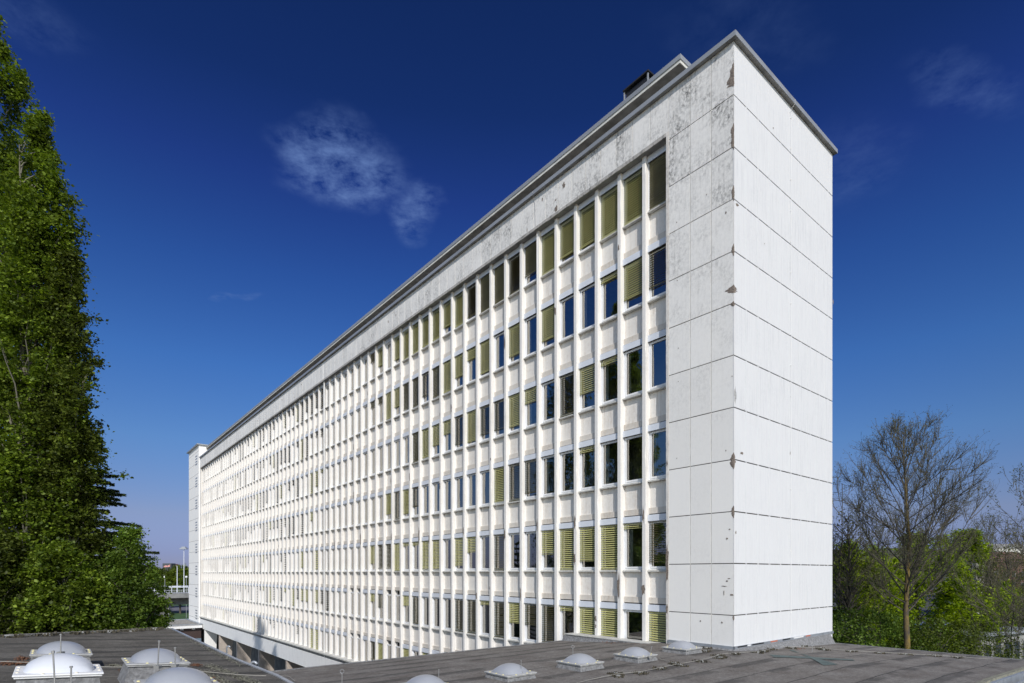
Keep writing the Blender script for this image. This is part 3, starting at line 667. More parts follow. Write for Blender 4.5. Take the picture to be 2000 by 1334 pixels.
for (i, z, ry, rz) in [(1, -.55, .07, .55), (0, -.62, .09, .22), (0, 2.2, .04, .3), (3, 2.15, .06, .34), (3, .6, .06, .26), (5, 2.2, .05, .3), (7, 1.9, .05, .3), (4, 11.7, .05, .22), (1, 12.9, .04, .14), (9, -1.2, .05, .22), (10, 2.3, .05, .3), (7, 11.4, .06, .4), (6, -1.0, .05, .3),
        (14, 2.3, .07, .5), (13, 2.0, .05, .3), (17, 2.4, .05, .3), (21, 2.4, .07, .55), (12, 5.0, .05, .2), (25, 2.3, .06, .6), (22, 5.8, .05, .4), (19, 12.2, .05, .35), (11, 9.3, .05, .3), (2, -3.0+.8, .04, .1), (2, -1.9, .05, .12)]:
    blob(sp, C0+i*BAY+CW+.115, z, ry, rz, .168, i*7+int(z*10))
for (px, py) in [(1101, 362), (1086, 408)]:
    sc = 59.88*(px-105)/1328; blob(sp, (24285/(px-105)-18.287)/.7742, (HORIZ-py)/sc, .09, .14, -.003, px)
for (px, py, ry, rz) in [(1420, 1135, .05, .03), (1415, 1145, .10, .015), (1424, 1130, .06, .02), (1414, 1158, .02, .10), (1429, 1162, .07, .03), (1425, 1034, .04, .02), (1420, 1052, .04, .04), (1368, 1213, .03, .03), (1410, 1216, .035, .04),
        (1380, 380, .02, .02), (1322, 434, .02, .02), (1323, 548, .02, .02), (1325, 680, .02, .02), (1325, 745, .02, .02), (1322, 895, .02, .02), (1430, 735, .02, .02), (1418, 880, .02, .03), (1418, 415, .03, .05)]:
    sc = 59.88*(px-105)/1328; blob(sp, max(.05, (24285/(px-105)-18.287)/.7742), (HORIZ-py)/sc, ry, rz, -.003, px+py)
for (px, py, ry, rz) in [(1440, 400, .09, .05), (1449, 880+5, .10, .05), (1437, 1040, .04, .05), (1453, 800, .02, .02), (1510, 250+0, .04, .02), (1493, 476, .02, .02), (1627, 590, .04, .14), (1543, 885, .02, .06)]:
    X = (px-1000)/F_PX; t = (X*18.287-7.231)/(.7742-.6328*X); Y = 18.287+.6328*t; blob(sp, t, (HORIZ-py)/F_PX*Y, ry, rz, -.003, px+py, 'y')
for _ in range(70):
    i = rs.randrange(8, 67); k = rs.randrange(0, 7); blob(sp, C0+i*BAY+CW+rs.uniform(.05, .18), T0-S_*k-3.1+rs.uniform(-.3, .3)+S_, rs.uniform(.02, .05), rs.uniform(.06, .28), .168, rs.random())
for _ in range(26):
    i = rs.randrange(0, 60); blob(sp, REC0+i*PW*1.3+rs.uniform(0, .6), rs.uniform(15.98, 17.0), rs.uniform(.02, .07), rs.uniform(.03, .12), -.003, rs.random())
sp.done()
sp = MB(); blob(sp, .09, zy(770), .07, .28, -.004, 77, 'y'); bpart(sp, 'grey_repair_patch', M['spallgrey'])
# flashing at the foot of the near block
fl = MB(); fl.box(-.05, 0-.003, -.05, REC0-.1, -2.50, -2.40); fl.box(-.05, W, -.05, -.003, -2.50, -2.40)
bpart(fl, 'base_flashing', M['zinc'])
tn = MB(); r = random.Random(2)
for (a, b_, mi) in [(.15, .75, 0), (1.1, 1.9, 0), (2.4, 2.9, 1), (3.3, 3.9, 0), (5.2, 5.6, 1), (.8, 1.0, 2), (4.2, 5.0, 2)]:
    tn.box(a, b_, -.056, -.051, -2.45, -2.405, mi)
bpart(tn, 'torn_tape', [M['blackm'], mat('faded_red_tape', (.5, .16, .10), .8), M['white2']])

# ------------------------------------------------------------------ annex with its flat roof, right and below
def annex_z(t, s):
    a = min(1, max(0, (7.8-t)/8)); b_ = min(1, max(0, (7.6-s)/5)); return -2.9+.36*a*b_
def annex_zw(x, y): t, s = to_ts(x, y); return annex_z(t, s)
ANX = thing('annex_building', 'low annex with grey bitumen roof, seams and small domed skylights, below the white end wall', 'building', (CO.x, CO.y, GZ), ROT)
A = MB(); t0, t1, s0, s1, st = -24.0, 7.8, -6.4, 7.6, .4; nt_, ns_ = int((t1-t0)/st)+1, int((s1-s0)/st)
ts = np.linspace(t0, t1, nt_+1); ss = np.linspace(s0, s1, ns_+1); vs_ = []
for a in ts:
    for b_ in ss: vs_.append((a, b_, annex_z(a, b_)+math.sin(a*1.9)*math.sin(b_*2.3)*.006))
fs_ = [(i*(ns_+1)+j, (i+1)*(ns_+1)+j, (i+1)*(ns_+1)+j+1, i*(ns_+1)+j+1) for i in range(nt_) for j in range(ns_) if not (ts[i] > .4 and ss[j] > .4)]
A.add(vs_, fs_); A.build('roof', M['roofA'], ANX, (0, 0, ZO), smooth=True)
A = MB(); A.box(t0, -.02, s1-.3, s1-.02, GZ, -3.0); A.box(t0, t1-.02, s0+.02, s0+.3, GZ, -3.0); A.box(t1-.3, t1-.02, s0+.3, -.05, GZ, -3.0); A.box(t0, t0+.3, s0+.3, s1-.3, GZ, -3.0)
A.build('wall', M['concrete'], ANX, (0, 0, ZO))
A = MB()
def kerb(a, b_, zc, wd, h, mb, n=24):
    a = Vector(a); b_ = Vector(b_); d = (b_-a).normalized(); nn = Vector((-d.y, d.x))*wd/2
    for i in range(n):
        p, q_ = a.lerp(b_, i/n), a.lerp(b_, (i+1)/n); zp, zq = annex_z(*p)+zc, annex_z(*q_)+zc
        v = [(*(p-nn), zp-h), (*(p+nn), zp-h), (*(p+nn), zp), (*(p-nn), zp), (*(q_-nn), zq-h), (*(q_+nn), zq-h), (*(q_+nn), zq), (*(q_-nn), zq)]
        mb.add(v, [(0, 3, 2, 1), (4, 5, 6, 7), (0, 1, 5, 4), (1, 2, 6, 5), (2, 3, 7, 6), (3, 0, 4, 7)])
kerb((t0, s1+.02), (-.05, s1+.02), .02, .08, .5, A)
A.build('far_roof_edge', M['bitskirt'], ANX, (0, 0, ZO))
A = MB(); kerb((t1+.03, s0), (t1+.03, -.1), .012, .08, .4, A); A.build('side_roof_edge', M['bitskirt'], ANX, (0, 0, ZO))
A = MB(); kerb((t0, s0-.06), (t1, s0-.06), .05, .12, .45, A); A.build('gutter_edge', M['moss'], ANX, (0, 0, ZO))
A = MB(); kerb((t0, s0-.16), (t1, s0-.16), .0, .08, .35, A); kerb((t0, s0-.42), (t1, s0-.42), -.06, .03, .2, A); A.box(t0, t1, s0-.43, s0-.12, -3.3, -3.25); A.build('gutter', M['zinc'], ANX, (0, 0, ZO))
# upstand along the facade windows and round the wall foot
U = MB(); zt_ = -2.72
v = []
for i in range(13):
    s = 2.5+i*(7.55-2.5)/12; zt2 = -2.60-.05*(s-2.5)/5; r = random.Random(i)
    v += [(.15, s, zt2), (-.32, s, zt2), (-.34, s, zt2-.07), (-.42-r.uniform(0, .05), s, annex_z(-.4, s)-.01)]
U.add(v, [(i*4+k, i*4+k+1, i*4+5+k, i*4+4+k) for i in range(12) for k in range(3)]+[(48, 49, 50, 51)]); U.build('upstand', M['bitskirt'], ANX, (0, 0, ZO))
U = MB(); U.box(-.33, .28, 2.62, 7.52, -2.61, -2.58); U.build('upstand_capping', M['sill'], ANX, (0, 0, ZO))
U = MB(); n = 26; v = []
path = [(-.02, 2.5-i*.28) for i in range(9)]+[(-.02, -.02)]+[(i*.45+.2, -.02) for i in range(17)]
r = random.Random(9)
for i, (x, s) in enumerate(path):
    dx, ds = (-1, 0) if x < 0 and s > 0 else ((-.7, -.7) if x < 0 else (0, -1))
    wd = .25+r.uniform(-.03, .04); ax, as_ = x+dx*wd, s+ds*wd
    v += [(x+dx*.03, s+ds*.03, -2.49), (x+dx*(.09+r.uniform(0, .03)), s+ds*.1, -2.56-r.uniform(0, .03)), (ax, as_, annex_z(ax, as_)+.004)]
U.add(v, [(i*3+k, i*3+k+1, i*3+4+k, i*3+3+k) for i in range(len(path)-1) for k in range(2)]); U.build('bitumen_fillet', M['bitskirt'], ANX, (0, 0, ZO), smooth=True)
U = MB()
def flatpatch(mb, pts, zoff=.006):
    ps = [on_surf(x, y, annex_zw) for x, y in pts]; P = []
    # subdivide as strip between first/second half edges
    n = 12; a0, a1, b1, b0 = ps
    for i in range(n+1):
        for e0, e1 in ((a0, a1), (b0, b1)):
            p = e0.lerp(e1, i/n); t, s = to_ts(p.x, p.y); P.append((t, s, annex_z(t, s)+zoff+.006))
    mb.add(P, [(2*i, 2*i+1, 2*i+3, 2*i+2) for i in range(n)])
flatpatch(U, [(1503, 1279), (1665, 1288.5), (1670, 1291), (1512, 1284.5)]); flatpatch(U, [(1541, 1270.5), (1636, 1299), (1608, 1300.5), (1548, 1270)], .011)
U.build('green_patch', M['patch'], ANX, (0, 0, ZO))

# ------------------------------------------------------------------ left roof (another, slightly higher building)
def left_z(x, y): t, s = to_ts(x, y); return -2.985-.07*t
def left_pt(px, py): return on_surf(px, py, left_z)
LR = thing('left_building', 'flat roofed building in the lower left corner carrying four big dome skylights', 'building', (0, 0, GZ))
far = [left_pt(-160, 1247.5), left_pt(0, 1241.5), left_pt(165, 1235), left_pt(335, 1228)]
rgt = [left_pt(335, 1228), left_pt(460, 1288), left_pt(540, 1320), left_pt(566, 1334), left_pt(640, 1375)]
outline = [(p.x, p.y) for p in far]+[(p.x, p.y) for p in rgt[1:]]+[(rgt[-1].x+1.6, -3.0), (-14, -4.0)]
me = MB(); n = len(outline)
vtop = [(x, y, left_z(x, y)) for x, y in outline]
me.add(vtop, [tuple(range(n-1, -1, -1))]); 
lr = me.mesh('roof', [M['roofB']])
# give the roof its texture in the building frame
o = link('roof', lr, LR, (0, 0, ZO))
rotm = Matrix.Rotation(-ROT, 4, 'Z'); lr.transform(rotm); o.rotation_euler = (0, 0, ROT)
me = MB()
for i in range(n):
    a, b_ = outline[i], outline[(i+1) % n]
    me.add([(*a, GZ), (*b_, GZ), (*b_, left_z(*b_)-.01), (*a, left_z(*a)-.01)], [(0, 1, 2, 3)])
me.build('wall', M['concrete'], LR, (0, 0, ZO))
def kerb3(mb, pts, wd, up, down, mi=0):
    for i in range(len(pts)-1):
        a, b_ = Vector(pts[i][:2]), Vector(pts[i+1][:2]); d = (b_-a).normalized(); nn = Vector((-d.y, d.x))*wd/2
        za, zb = left_z(*a), left_z(*b_)
        v = [(*(a-nn), za-down), (*(a+nn), za-down), (*(a+nn), za+up), (*(a-nn), za+up), (*(b_-nn), zb-down), (*(b_+nn), zb-down), (*(b_+nn), zb+up), (*(b_-nn), zb+up)]
        mb.add(v, [(0, 3, 2, 1), (4, 5, 6, 7), (0, 1, 5, 4), (1, 2, 6, 5), (2, 3, 7, 6), (3, 0, 4, 7)], mi)
me = MB(); kerb3(me, rgt, .07, .025, .22); me.build('zinc_edge', M['zinc'], LR, (0, 0, ZO))
me = MB(); kerb3(me, far, .12, .02, .3); me.build('bitumen_edge', M['bitskirt'], LR, (0, 0, ZO))

# ------------------------------------------------------------------ dome skylights
def skylight(label, pos, tilt, white=False, fine=True, hs=.40, group=None, L=.92):
    t = thing('dome_skylight', label, 'skylight', pos, ROT, group)
    t.rotation_euler = (0, tilt, ROT)
    h = L/2; sk = MB(); b0 = h+.06
    zt = hs-.05
    sk.add([(-b0, -b0, -.12), (b0, -b0, -.12), (b0, b0, -.12), (-b0, b0, -.12), (-h+.05, -h+.05, zt), (h-.05, -h+.05, zt), (h-.05, h-.05, zt), (-h+.05, h-.05, zt)],
           [(0, 1, 5, 4), (1, 2, 6, 5), (2, 3, 7, 6), (3, 0, 4, 7)]); sk.build('curb', M['bitskirt'], t)
    fl = MB(); fl.box(-h, h, -h, h, hs-.03, hs-.003); fl.box(-h+.015, h-.015, -h+.015, h-.015, hs-.055, hs-.031)
    f = fl.build('flange', M['flange'] if not white else M['white2'], t); bevel(f, .012)
    d = MB(); n = 22 if fine else 16; hd = h-.085; v = []; H = .20*(1.05 if white else 1)
    for i in range(n+1):
        for j in range(n+1):
            x, y = -1+2*i/n, -1+2*j/n
            u = x*math.sqrt(max(0, 1-y*y*.22)); w_ = y*math.sqrt(max(0, 1-x*x*.22))
            z = (1-abs(x)**2.1)*(1-abs(y)**2.1)
            v.append((u*hd, w_*hd, hs-.002+H*(z**.62)))
    d.add(v, [(i*(n+1)+j, (i+1)*(n+1)+j, (i+1)*(n+1)+j+1, i*(n+1)+j+1) for i in range(n) for j in range(n)])
    d.build('dome', M['acrylicw'] if white else M['acrylic'], t, smooth=True)
    bm_ = MB()
    ico = [(math.cos(a)*r_, math.sin(a)*r_, z) for z, r_ in ((0, .022), (.012, .018)) for a in [k*math.pi/3 for k in range(6)]]+[(0, 0, .018)]
    fs = [(k, (k+1) % 6, 6+(k+1) % 6, 6+k) for k in range(6)]+[(6+k, 6+(k+1) % 6, 12) for k in range(6)]
    bm_.add(ico, fs); bmesh_ = bm_.mesh('bolt_cap', [M['boltw'] if white else M['bolt']])
    e = h-.04
    for a in (-.24, .02, .27):
        for s_ in (-1, 1): link('bolt_cap', bmesh_, t, (s_*e, a, hs-.004))
    for a in (-.17, .17):
        for s_ in (-1, 1): link('bolt_cap', bmesh_, t, (a, s_*e, hs-.004))
    return t
def place_dome(label, pxc, pyflange, Y, zfun, tilt, white=False, group=None, L=.92):
    p = at_depth(pxc, pyflange, Y); zr = zfun(p.x, p.y); hs = min(.5, max(.2, p.z-zr)); p.z -= hs
    return skylight(label, p, tilt, white, True, hs, group, L)
TL = math.atan(.07)
place_dome('white dome skylight at the front left, brightest of the domes', 110, 1307, 7.5, left_z, TL, True, 'dome skylights on the left roof')
place_dome('grey dome skylight directly behind the white one', 118, 1272.5, 10.7, left_z, TL, False, 'dome skylights on the left roof')
place_dome('grey dome skylight right of the white one, in full view on the left roof', 301, 1289, 9.7, left_z, TL, False, 'dome skylights on the left roof')
place_dome('large grey dome skylight cut off by the bottom edge of the photo, left roof', 345, 1334, 7.3, left_z, TL, False, 'dome skylights on the left roof')
GD = 'small dome skylights on the annex roof'
for lab, px, py, Y in [('annex dome skylight just left of the roof centre, with its curb in full view', 997, 1311.5, 13.6), ('annex dome skylight between the rod with a ring and the facade kerb', 1133, 1291, 15.0),
                       ('annex dome skylight third from the near corner line, left of the wall foot one', 1241, 1277, 16.4), ('annex dome skylight closest to the foot of the white wall', 1332, 1263.5, 18.0),
                       ('annex dome skylight whose top alone shows at the bottom edge', 831, 1336, 12.2)]:
    p = at_depth(px, py, Y); zr = annex_zw(p.x, p.y); hs = .22; p.z = min(p.z-hs, zr+.08)
    skylight(lab, p, 0, False, False, hs+(.0), GD)

# ------------------------------------------------------------------ rods, wires, holders, pipes
def rod(label, px, ytop, ybase, Y, ring_=False, lean=0, r=.009, knob=True):
    b_ = at_depth(px, ybase, Y); tp = at_depth(px+lean, ytop, Y)
    t = thing('lightning_rod', label, 'rod', tuple(b_), 0, 'lightning rods on the roofs'); d = tp-b_
    m = MB(); m.tube([(0, 0, 0), tuple(d)], r, 6); m.build('shaft', M['rod'], t)
    m = MB()
    if ring_:
        pts = [(math.cos(a)*.045+d.x, d.y, d.z+.045+math.sin(a)*.045) for a in np.linspace(0, 2*math.pi, 12)]; m.tube(pts, .008, 5, cap=False); m.build('ring', M['rod'], t)
    elif knob: m.tube([tuple(d*.93), tuple(d)], r*1.9, 6); m.build('tip', M['rod'], t)
    m = MB(); m.box(-.04, .04, -.04, .04, -.02, .02); m.build('foot', M['concrete'], t)
rod('tall rod in front of the white dome skylight', 107.5, 1271, 1345, 6.6, lean=-4)
rod('short rod at the right of the white dome', 139, 1301, 1345, 6.7)
rod('rod standing before the rear grey dome', 118.7, 1238, 1275, 9.3)
rod('leaning rod in front of the middle grey dome', 308, 1251, 1303, 8.7, lean=3)
rod('short rod at the right end of the middle grey dome', 342, 1264, 1300, 8.6)
rod('ringed rod left of the annex domes', 668, 1315, 1345, 12.5, True)
rod('thin rod beside the dome at the bottom edge', 857, 1307, 1336, 12.8, r=.007)
rod('thin rod on the right of the left centre annex dome', 1018, 1289, 1313, 13.4, r=.006)
rod('ringed rod behind the second annex dome', 1119, 1266, 1281, 17.0, True)
rod('thin slanting rod beside the third annex dome', 1269, 1262, 1283, 16.0, lean=4, r=.007)
rod('white tipped rod standing on the green cross patch', 1586.5, 1261, 1284, 19.0, True)
def wire(name, label, pix, zf, r=.006, lift=.05):
    m = MB(); m.tube([(p.x, p.y, p.z+lift) for p in (on_surf(x, y, zf) for x, y in pix)], r, 5); o = m.build(name, M['wire'], None, label=label, category='wire')
w1 = [(1100, 1345), (1150, 1332), (1205, 1320), (1255, 1315), (1292, 1307), (1326, 1300), (1360, 1294), (1390, 1287), (1406, 1281), (1436, 1278), (1480, 1275.5), (1500, 1271.5), (1520, 1266), (1550, 1265.5), (1602, 1268), (1660, 1273.5), (1745, 1278), (1800, 1281), (1870, 1285.5), (1940, 1290.5)]
wire('lightning_wire', 'pale lightning wire running over the annex roof to its right edge', w1, annex_zw)
wire('lightning_wire', 'short pale wire from the third annex dome to the long wire', [(1270, 1285), (1290, 1290), (1316, 1298)], annex_zw)
wire('lightning_wire', 'pale wire crossing the left roof between the domes', [(0, 1297), (60, 1299), (200, 1307.5), (300, 1308.5), (470, 1323), (520, 1325)], left_z)
wire('lightning_wire', 'thin wire loop hanging at the inner roof edge beside the left roof', [(540, 1326), (556, 1322), (566, 1326), (576, 1334)], annex_zw)
ORD = ['first', 'second', 'third', 'fourth', 'fifth', 'sixth', 'seventh', 'eighth', 'ninth', 'tenth', 'eleventh', 'twelfth', 'thirteenth', 'fourteenth', 'fifteenth', 'sixteenth', 'seventeenth', 'eighteenth', 'nineteenth', 'twentieth', 'twenty first', 'twenty second', 'twenty third', 'twenty fourth', 'twenty fifth', 'twenty sixth', 'twenty seventh']
def holder_meshes(seed):
    r = random.Random(seed); b_ = MB(); b_.add([(-.07, -.07, 0), (.07, -.07, 0), (.07, .07, 0), (-.07, .07, 0), (-.045, -.045, .05), (.045, -.045, .05), (.045, .045, .05), (-.045, .045, .05)], [(4, 5, 6, 7), (0, 1, 5, 4), (1, 2, 6, 5), (2, 3, 7, 6), (3, 0, 4, 7)])
    w_ = MB()
    for _ in range(90):
        x, y = r.gauss(0, .10), r.gauss(0, .07); a = r.uniform(0, 6.28); h = r.uniform(.01, .07); l_ = r.uniform(.02, .06)
        dx, dy = math.cos(a)*l_, math.sin(a)*l_
        w_.add([(x, y, 0), (x+dx*.3, y+dy*.3-.008, h), (x+dx, y+dy, h*.8), (x+dx*.6, y+dy*.6+.008, .0)], [(0, 1, 2, 3)])
    return b_.mesh('block', [M['concrete']]), w_.mesh('weeds', [M['weed']])
HM = [holder_meshes(i) for i in range(4)]
hp = sorted([(1203, 1317), (1208, 1322), (1252, 1316), (1292, 1307), (1316, 1297), (1328, 1301), (1370, 1293), (1377, 1273), (1379, 1266.5), (1404, 1281), (1407, 1286), (1436, 1278), (1480, 1275.5), (1493, 1273), (1505, 1269), (1547, 1267.5), (1567, 1263), (1602, 1267), (1608, 1270), (1660, 1273.5), (1717, 1276.5), (1772, 1279.5), (1825, 1282), (1870, 1285)])
for i, (x, y) in enumerate(hp):
    p = on_surf(x, y, annex_zw); t = thing('cable_holder', ORD[i]+' weed grown wire holder from the left on the annex roof', 'wire holder', tuple(p), i, 'wire holders on the annex roof'); h = HM[i % 4]
    link('block', h[0], t); link('weeds', h[1], t, kind='stuff')
hp = [(20, 1243), (92, 1240), (158, 1236.5), (213, 1234), (258, 1231.5), (302, 1228.5)]
for i, (x, y) in enumerate(hp):
    p = on_surf(x, y+1.6, left_z); t = thing('cable_holder', ORD[i]+' weed clump from the left along the rear edge of the left roof', 'wire holder', tuple(p), i, 'wire holders on the left roof'); h = HM[i % 4]
    a = link('block', h[0], t); b_ = link('weeds', h[1], t, kind='stuff'); t.scale = (1.7, 1.7, 1.5)
wire('lightning_wire', 'thin wire along the rear edge of the left roof', [(x, y+2) for x, y in hp], left_z, .005, .08)
def litter(name, label, zones, zf, m, size, n, seed, cat):
    r = random.Random(seed); mb = MB()
    for (x0, y0, x1, y1, sg, k) in zones:
        for _ in range(int(n*k)):
            f = r.random(); px, py = x0+(x1-x0)*f+r.gauss(0, sg*3), y0+(y1-y0)*f+r.gauss(0, sg)
            p = on_surf(px, py, zf); a = r.uniform(0, 6.28); s = size*r.uniform(.5, 1.4); u = Vector((math.cos(a), math.sin(a), r.uniform(-.3, .5)))*s; v_ = Vector((-math.sin(a), math.cos(a), r.uniform(-.3, .5)))*s*.6
            p.z += .008+r.uniform(0, .02)
            mb.add([p-u, p-v_, p+u, p+v_], [(0, 1, 2, 3)])
    return mb.build(name, m, None, kind='stuff', label=label, category=cat)
litter('leaf_litter', 'brown dead leaves gathered around the domes on the left roof', [(240, 1311, 315, 1314, 1.6, 1), (0, 1297, 50, 1296, 1.5, .8), (35, 1289, 48, 1286, 1.5, .3), (375, 1299, 390, 1301, 1, .2), (380, 1325, 420, 1332, 2.5, .3)], left_z, M['litter'], .022, 700, 3, 'leaf litter')
litter('moss', 'pale moss along the zinc edge of the left roof', [(405, 1300, 500, 1336, 2.0, .7), (370, 1250, 470, 1300, 1.2, .25), (400, 1312, 450, 1340, 2, .35), (215, 1300, 245, 1304, 1, .2)], left_z, M['moss'], .016, 2600, 5, 'moss')
litter('leaf_litter', 'scattered dry leaves on the annex roof below the windows', [(1130, 1247, 1270, 1262, 1.2, .6), (1500, 1262, 1570, 1268, 1.5, .5), (1180, 1255, 1200, 1257, 1, .3)], annex_zw, M['litter'], .03, 150, 7, 'leaf litter')
def gooseneck(label, px, ytop, Y, r, h):
    p = at_depth(px, ytop, Y); t = thing('vent_pipe', label, 'pipe', (p.x, p.y, p.z-h)); m = MB(); R2 = r*2.2
    m.tube([(0, 0, 0), (0, 0, h-R2)]+[(R2-math.cos(a)*R2, 0, h-R2+math.sin(a)*R2) for a in np.linspace(.2, math.pi*.95, 9)], r, 10); m.build('bent_pipe', M['zinc'], t, smooth=True)
    m = MB(); m.tube([(0, 0, 0), (0, 0, .06)], r*1.5, 10); m.build('collar', M['bitskirt'], t)
gooseneck('bent zinc vent pipe beside the zinc edge under the piers', 490, 1293, 14.2, .035, 1.0)
gooseneck('small bent pipe near the far end of the zinc edge', 443, 1262, 15.2, .02, .75)

# ------------------------------------------------------------------ link building, bridge, lamps, far things
LK = thing('link_building', 'low flat roofed link building with gravel roof and white edge by the stair tower', 'building', tuple(from_ts(0, 83.4))[:2]+(GZ,), ROT)
m = MB(); m.box(-11, -.14, 1.0, 11.5, -7.72, -7.60); m.build('gravel_roof', M['gravel'], LK, (0, 0, ZO))
m = MB(); ring(m, -11.2, -.13, .2, 11.7, -7.62, -7.5, .35); m.build('coping', M['zinc'], LK, (0, 0, ZO))
m = MB(); m.box(-11.0, -.13, .3, 11.6, -8.1, -7.73); m.build('white_edge', M['white2'], LK, (0, 0, ZO))
m = MB(); m.box(-10.6, -.2, .9, 11.4, GZ, -8.1); m.build('wall', M['brown'], LK, (0, 0, ZO))
m = MB()
for k in range(5): m.box(-10.6+k*2.1+.05, -10.6+k*2.1+2.0, .84, .899, -11.6, -9.7)
m.build('glazing', mat('blue_grey_glazing', (.16, .22, .28), .15), LK, (0, 0, ZO))
m = MB()
for k in range(7): m.box(-10.4+k*1.5, -10.0+k*1.5, .75, .899, -8.35, -8.12)
m.build('bracket', M['white2'], LK, (0, 0, ZO))
# bridge
BA, BB = at_depth(150, 1119, 100), at_depth(470, 1119, 121); bd = (BB-BA); bl = bd.length; ba = math.atan2(bd.y, bd.x)
BR = thing('road_bridge', 'concrete road bridge with white railing crossing behind the trees', 'bridge', (BA.x, BA.y, GZ), ba)
zo = ZO
m = MB(); m.box(0, bl, -.2, 9, -5.0, -4.1); m.build('deck', M['concrete'], BR, (0, 0, zo))
m = MB(); m.box(0, bl, 3.4, 8, -6.5, -5.001); m.build('girder', M['concrete'], BR, (0, 0, zo))
for x in np.arange(3, bl, 11.):
    m = MB(); m.box(x, x+1.2, 2, 7, GZ, -6.4); m.build('pier', M['concrete'], BR, (0, 0, zo))
m = MB(); m.box(0, bl, -.15, -.05, -2.95, -2.84); m.box(0, bl, -.13, -.07, -3.45, -3.40); m.box(0, bl, 8.7, 8.8, -3.0, -2.75)
for x in np.arange(0, bl, 3.): m.box(x, x+.12, -.15, -.05, -4.1, -2.95)
for x in np.arange(0, bl, .3): m.box(x, x+.03, -.12, -.08, -4.1, -3.42)
m.build('railing', M['header'], BR, (0, 0, zo))
def lamp_mast(name, label, cat, px, ytop, Y, zbase, head=True, r=.12):
    p = at_depth(px, ytop, Y); t = thing(name, label, cat, (p.x, p.y, zbase)); h = p.z-zbase; m = MB(); m.tube([(0, 0, 0), (0, 0, h-.3 if head else h)], [r*.7, r*.5], 8); m.build('pole', M['header'], t)
    if head:
        m = MB(); m.add([(-.8, -.5, h-.3), (.8, -.5, h-.3), (.8, .5, h-.3), (-.8, .5, h-.3), (-.3, -.2, h+.25), (.3, -.2, h+.25), (.3, .2, h+.25), (-.3, .2, h+.25)], [(0, 3, 2, 1), (4, 5, 6, 7), (0, 1, 5, 4), (1, 2, 6, 5), (2, 3, 7, 6), (3, 0, 4, 7)])
        m.build('lamp_head', M['metal'], t)
    return t
lamp_mast('street_lamp', 'tall pale street lamp with hat shaped head, left of the stair tower', 'street lamp', 359.3, 1070, 119, -4.1)
lamp_mast('mast', 'plain pale mast without a lamp, beside the tall street lamp', 'mast', 346, 1106, 118, -4.1, False, .13)
def globe(label, px, py, Y):
    p = at_depth(px, py, Y); t = thing('globe_lamp', label, 'street lamp', (p.x, p.y, GZ)); h = p.z-GZ; m = MB(); m.tube([(0, 0, 0), (0, 0, h-.3)], .06, 6); m.build('pole', M['metal'], t)
    m = MB(); n = 8; v = [(math.sin(a)*math.cos(b_)*.32, math.sin(a)*math.sin(b_)*.32, h+math.cos(a)*.32) for a in np.linspace(.05, math.pi-.05, 6) for b_ in np.linspace(0, 2*math.pi, n, endpoint=False)]
    m.add(v, [(i*n+k, i*n+(k+1) % n, (i+1)*n+(k+1) % n, (i+1)*n+k) for i in range(5) for k in range(n)]); m.build('globe', M['white2'], t, smooth=True)
globe('white globe lamp in front of the far trees, left one', 322, 1127, 150); globe('white globe lamp right of the mast by the tower', 364, 1127, 150); globe('white globe lamp close to the trees on the left', 284, 1117, 150)
p = at_depth(326, 1119, 620); t = thing('billboard_building', 'far dark block with a white and red picture panel above the trees', 'building', (p.x, p.y, GZ))
m = MB(); m.box(-4.8, 4.8, 0, 8, 0, 22.6); m.build('block', M['slate'], t)
m = MB(); 
m.add([(-3.6, -.05, 19.0), (-1.5, -.05, 20.4), (.5, -.05, 19.8), (3.4, -.05, 21.2), (3.4, -.05, 18.9), (0, -.05, 18.5), (-3.6, -.05, 18.4)], [(0, 6, 5, 4, 3, 2, 1)]); m.build('picture_panel', mat('pink_white_print', (.7, .45, .42), .7, col2=(.6, .12, .1), scale=.5), t)
p = at_depth(341, 1119, 640); t = thing('white_house', 'far pale house above the trees right of the dark block', 'house', (p.x, p.y, GZ)); m = MB(); m.box(-3, 3, 0, 6, 0, 20.5); m.build('wall', M['white'], t)
m = MB(); m.add([(-3.3, -.2, 20.5), (3.3, -.2, 20.5), (3.3, 6.2, 20.5), (-3.3, 6.2, 20.5), (0, 0, 22.3), (0, 6, 22.3)], [(0, 1, 4), (2, 3, 5), (1, 2, 5, 4), (3, 0, 4, 5)]); m.build('roof', M['brick'], t)
# small post fence across the lawn
t = thing('post_fence', 'low dark post fence between lawn and road under the bridge', 'fence', (-92, 172, GZ)); m = MB()
for k in range(30): m.box(k*1.1, k*1.1+.25, 0, .2, 0, 1.1)
m.build('posts', M['blackm'], t); m = MB(); m.box(0, 33, .05, .12, .9, 1.0); m.build('rail', M['blackm'], t)

def house(label, px, Y, w_, d_, h, mw, mr, rz=0, gable=1.5, win=3, base=GZ):
    p = at_depth(px, 1119, Y); t = thing('house', label, 'house', (p.x, p.y, base), rz); hh = h
    m = MB(); m.box(-w_/2, w_/2, 0, d_, 0, hh); m.build('wall', mw, t)
    m = MB(); e = .4; m.add([(-w_/2-e, -e, hh), (w_/2+e, -e, hh), (w_/2+e, d_+e, hh), (-w_/2-e, d_+e, hh), (-w_/2-e, d_/2, hh+gable), (w_/2+e, d_/2, hh+gable)], [(0, 1, 5, 4), (2, 3, 4, 5), (1, 2, 5), (3, 0, 4), (0, 3, 2, 1)]); m.build('roof', mr, t)
    for k in range(win):
        x = -w_/2+(k+.5)*w_/win
        for z in np.arange(2, hh-1.2, 3.0):
            m = MB(); m.box(x-.6, x+.6, -.06, .02, z, z+1.4); wn = m.build('window', M['concrete'], t); m = MB(); m.box(x-.5, x+.5, -.075, -.061, z+.1, z+1.3); m.build('pane', M['houseglass'], wn)
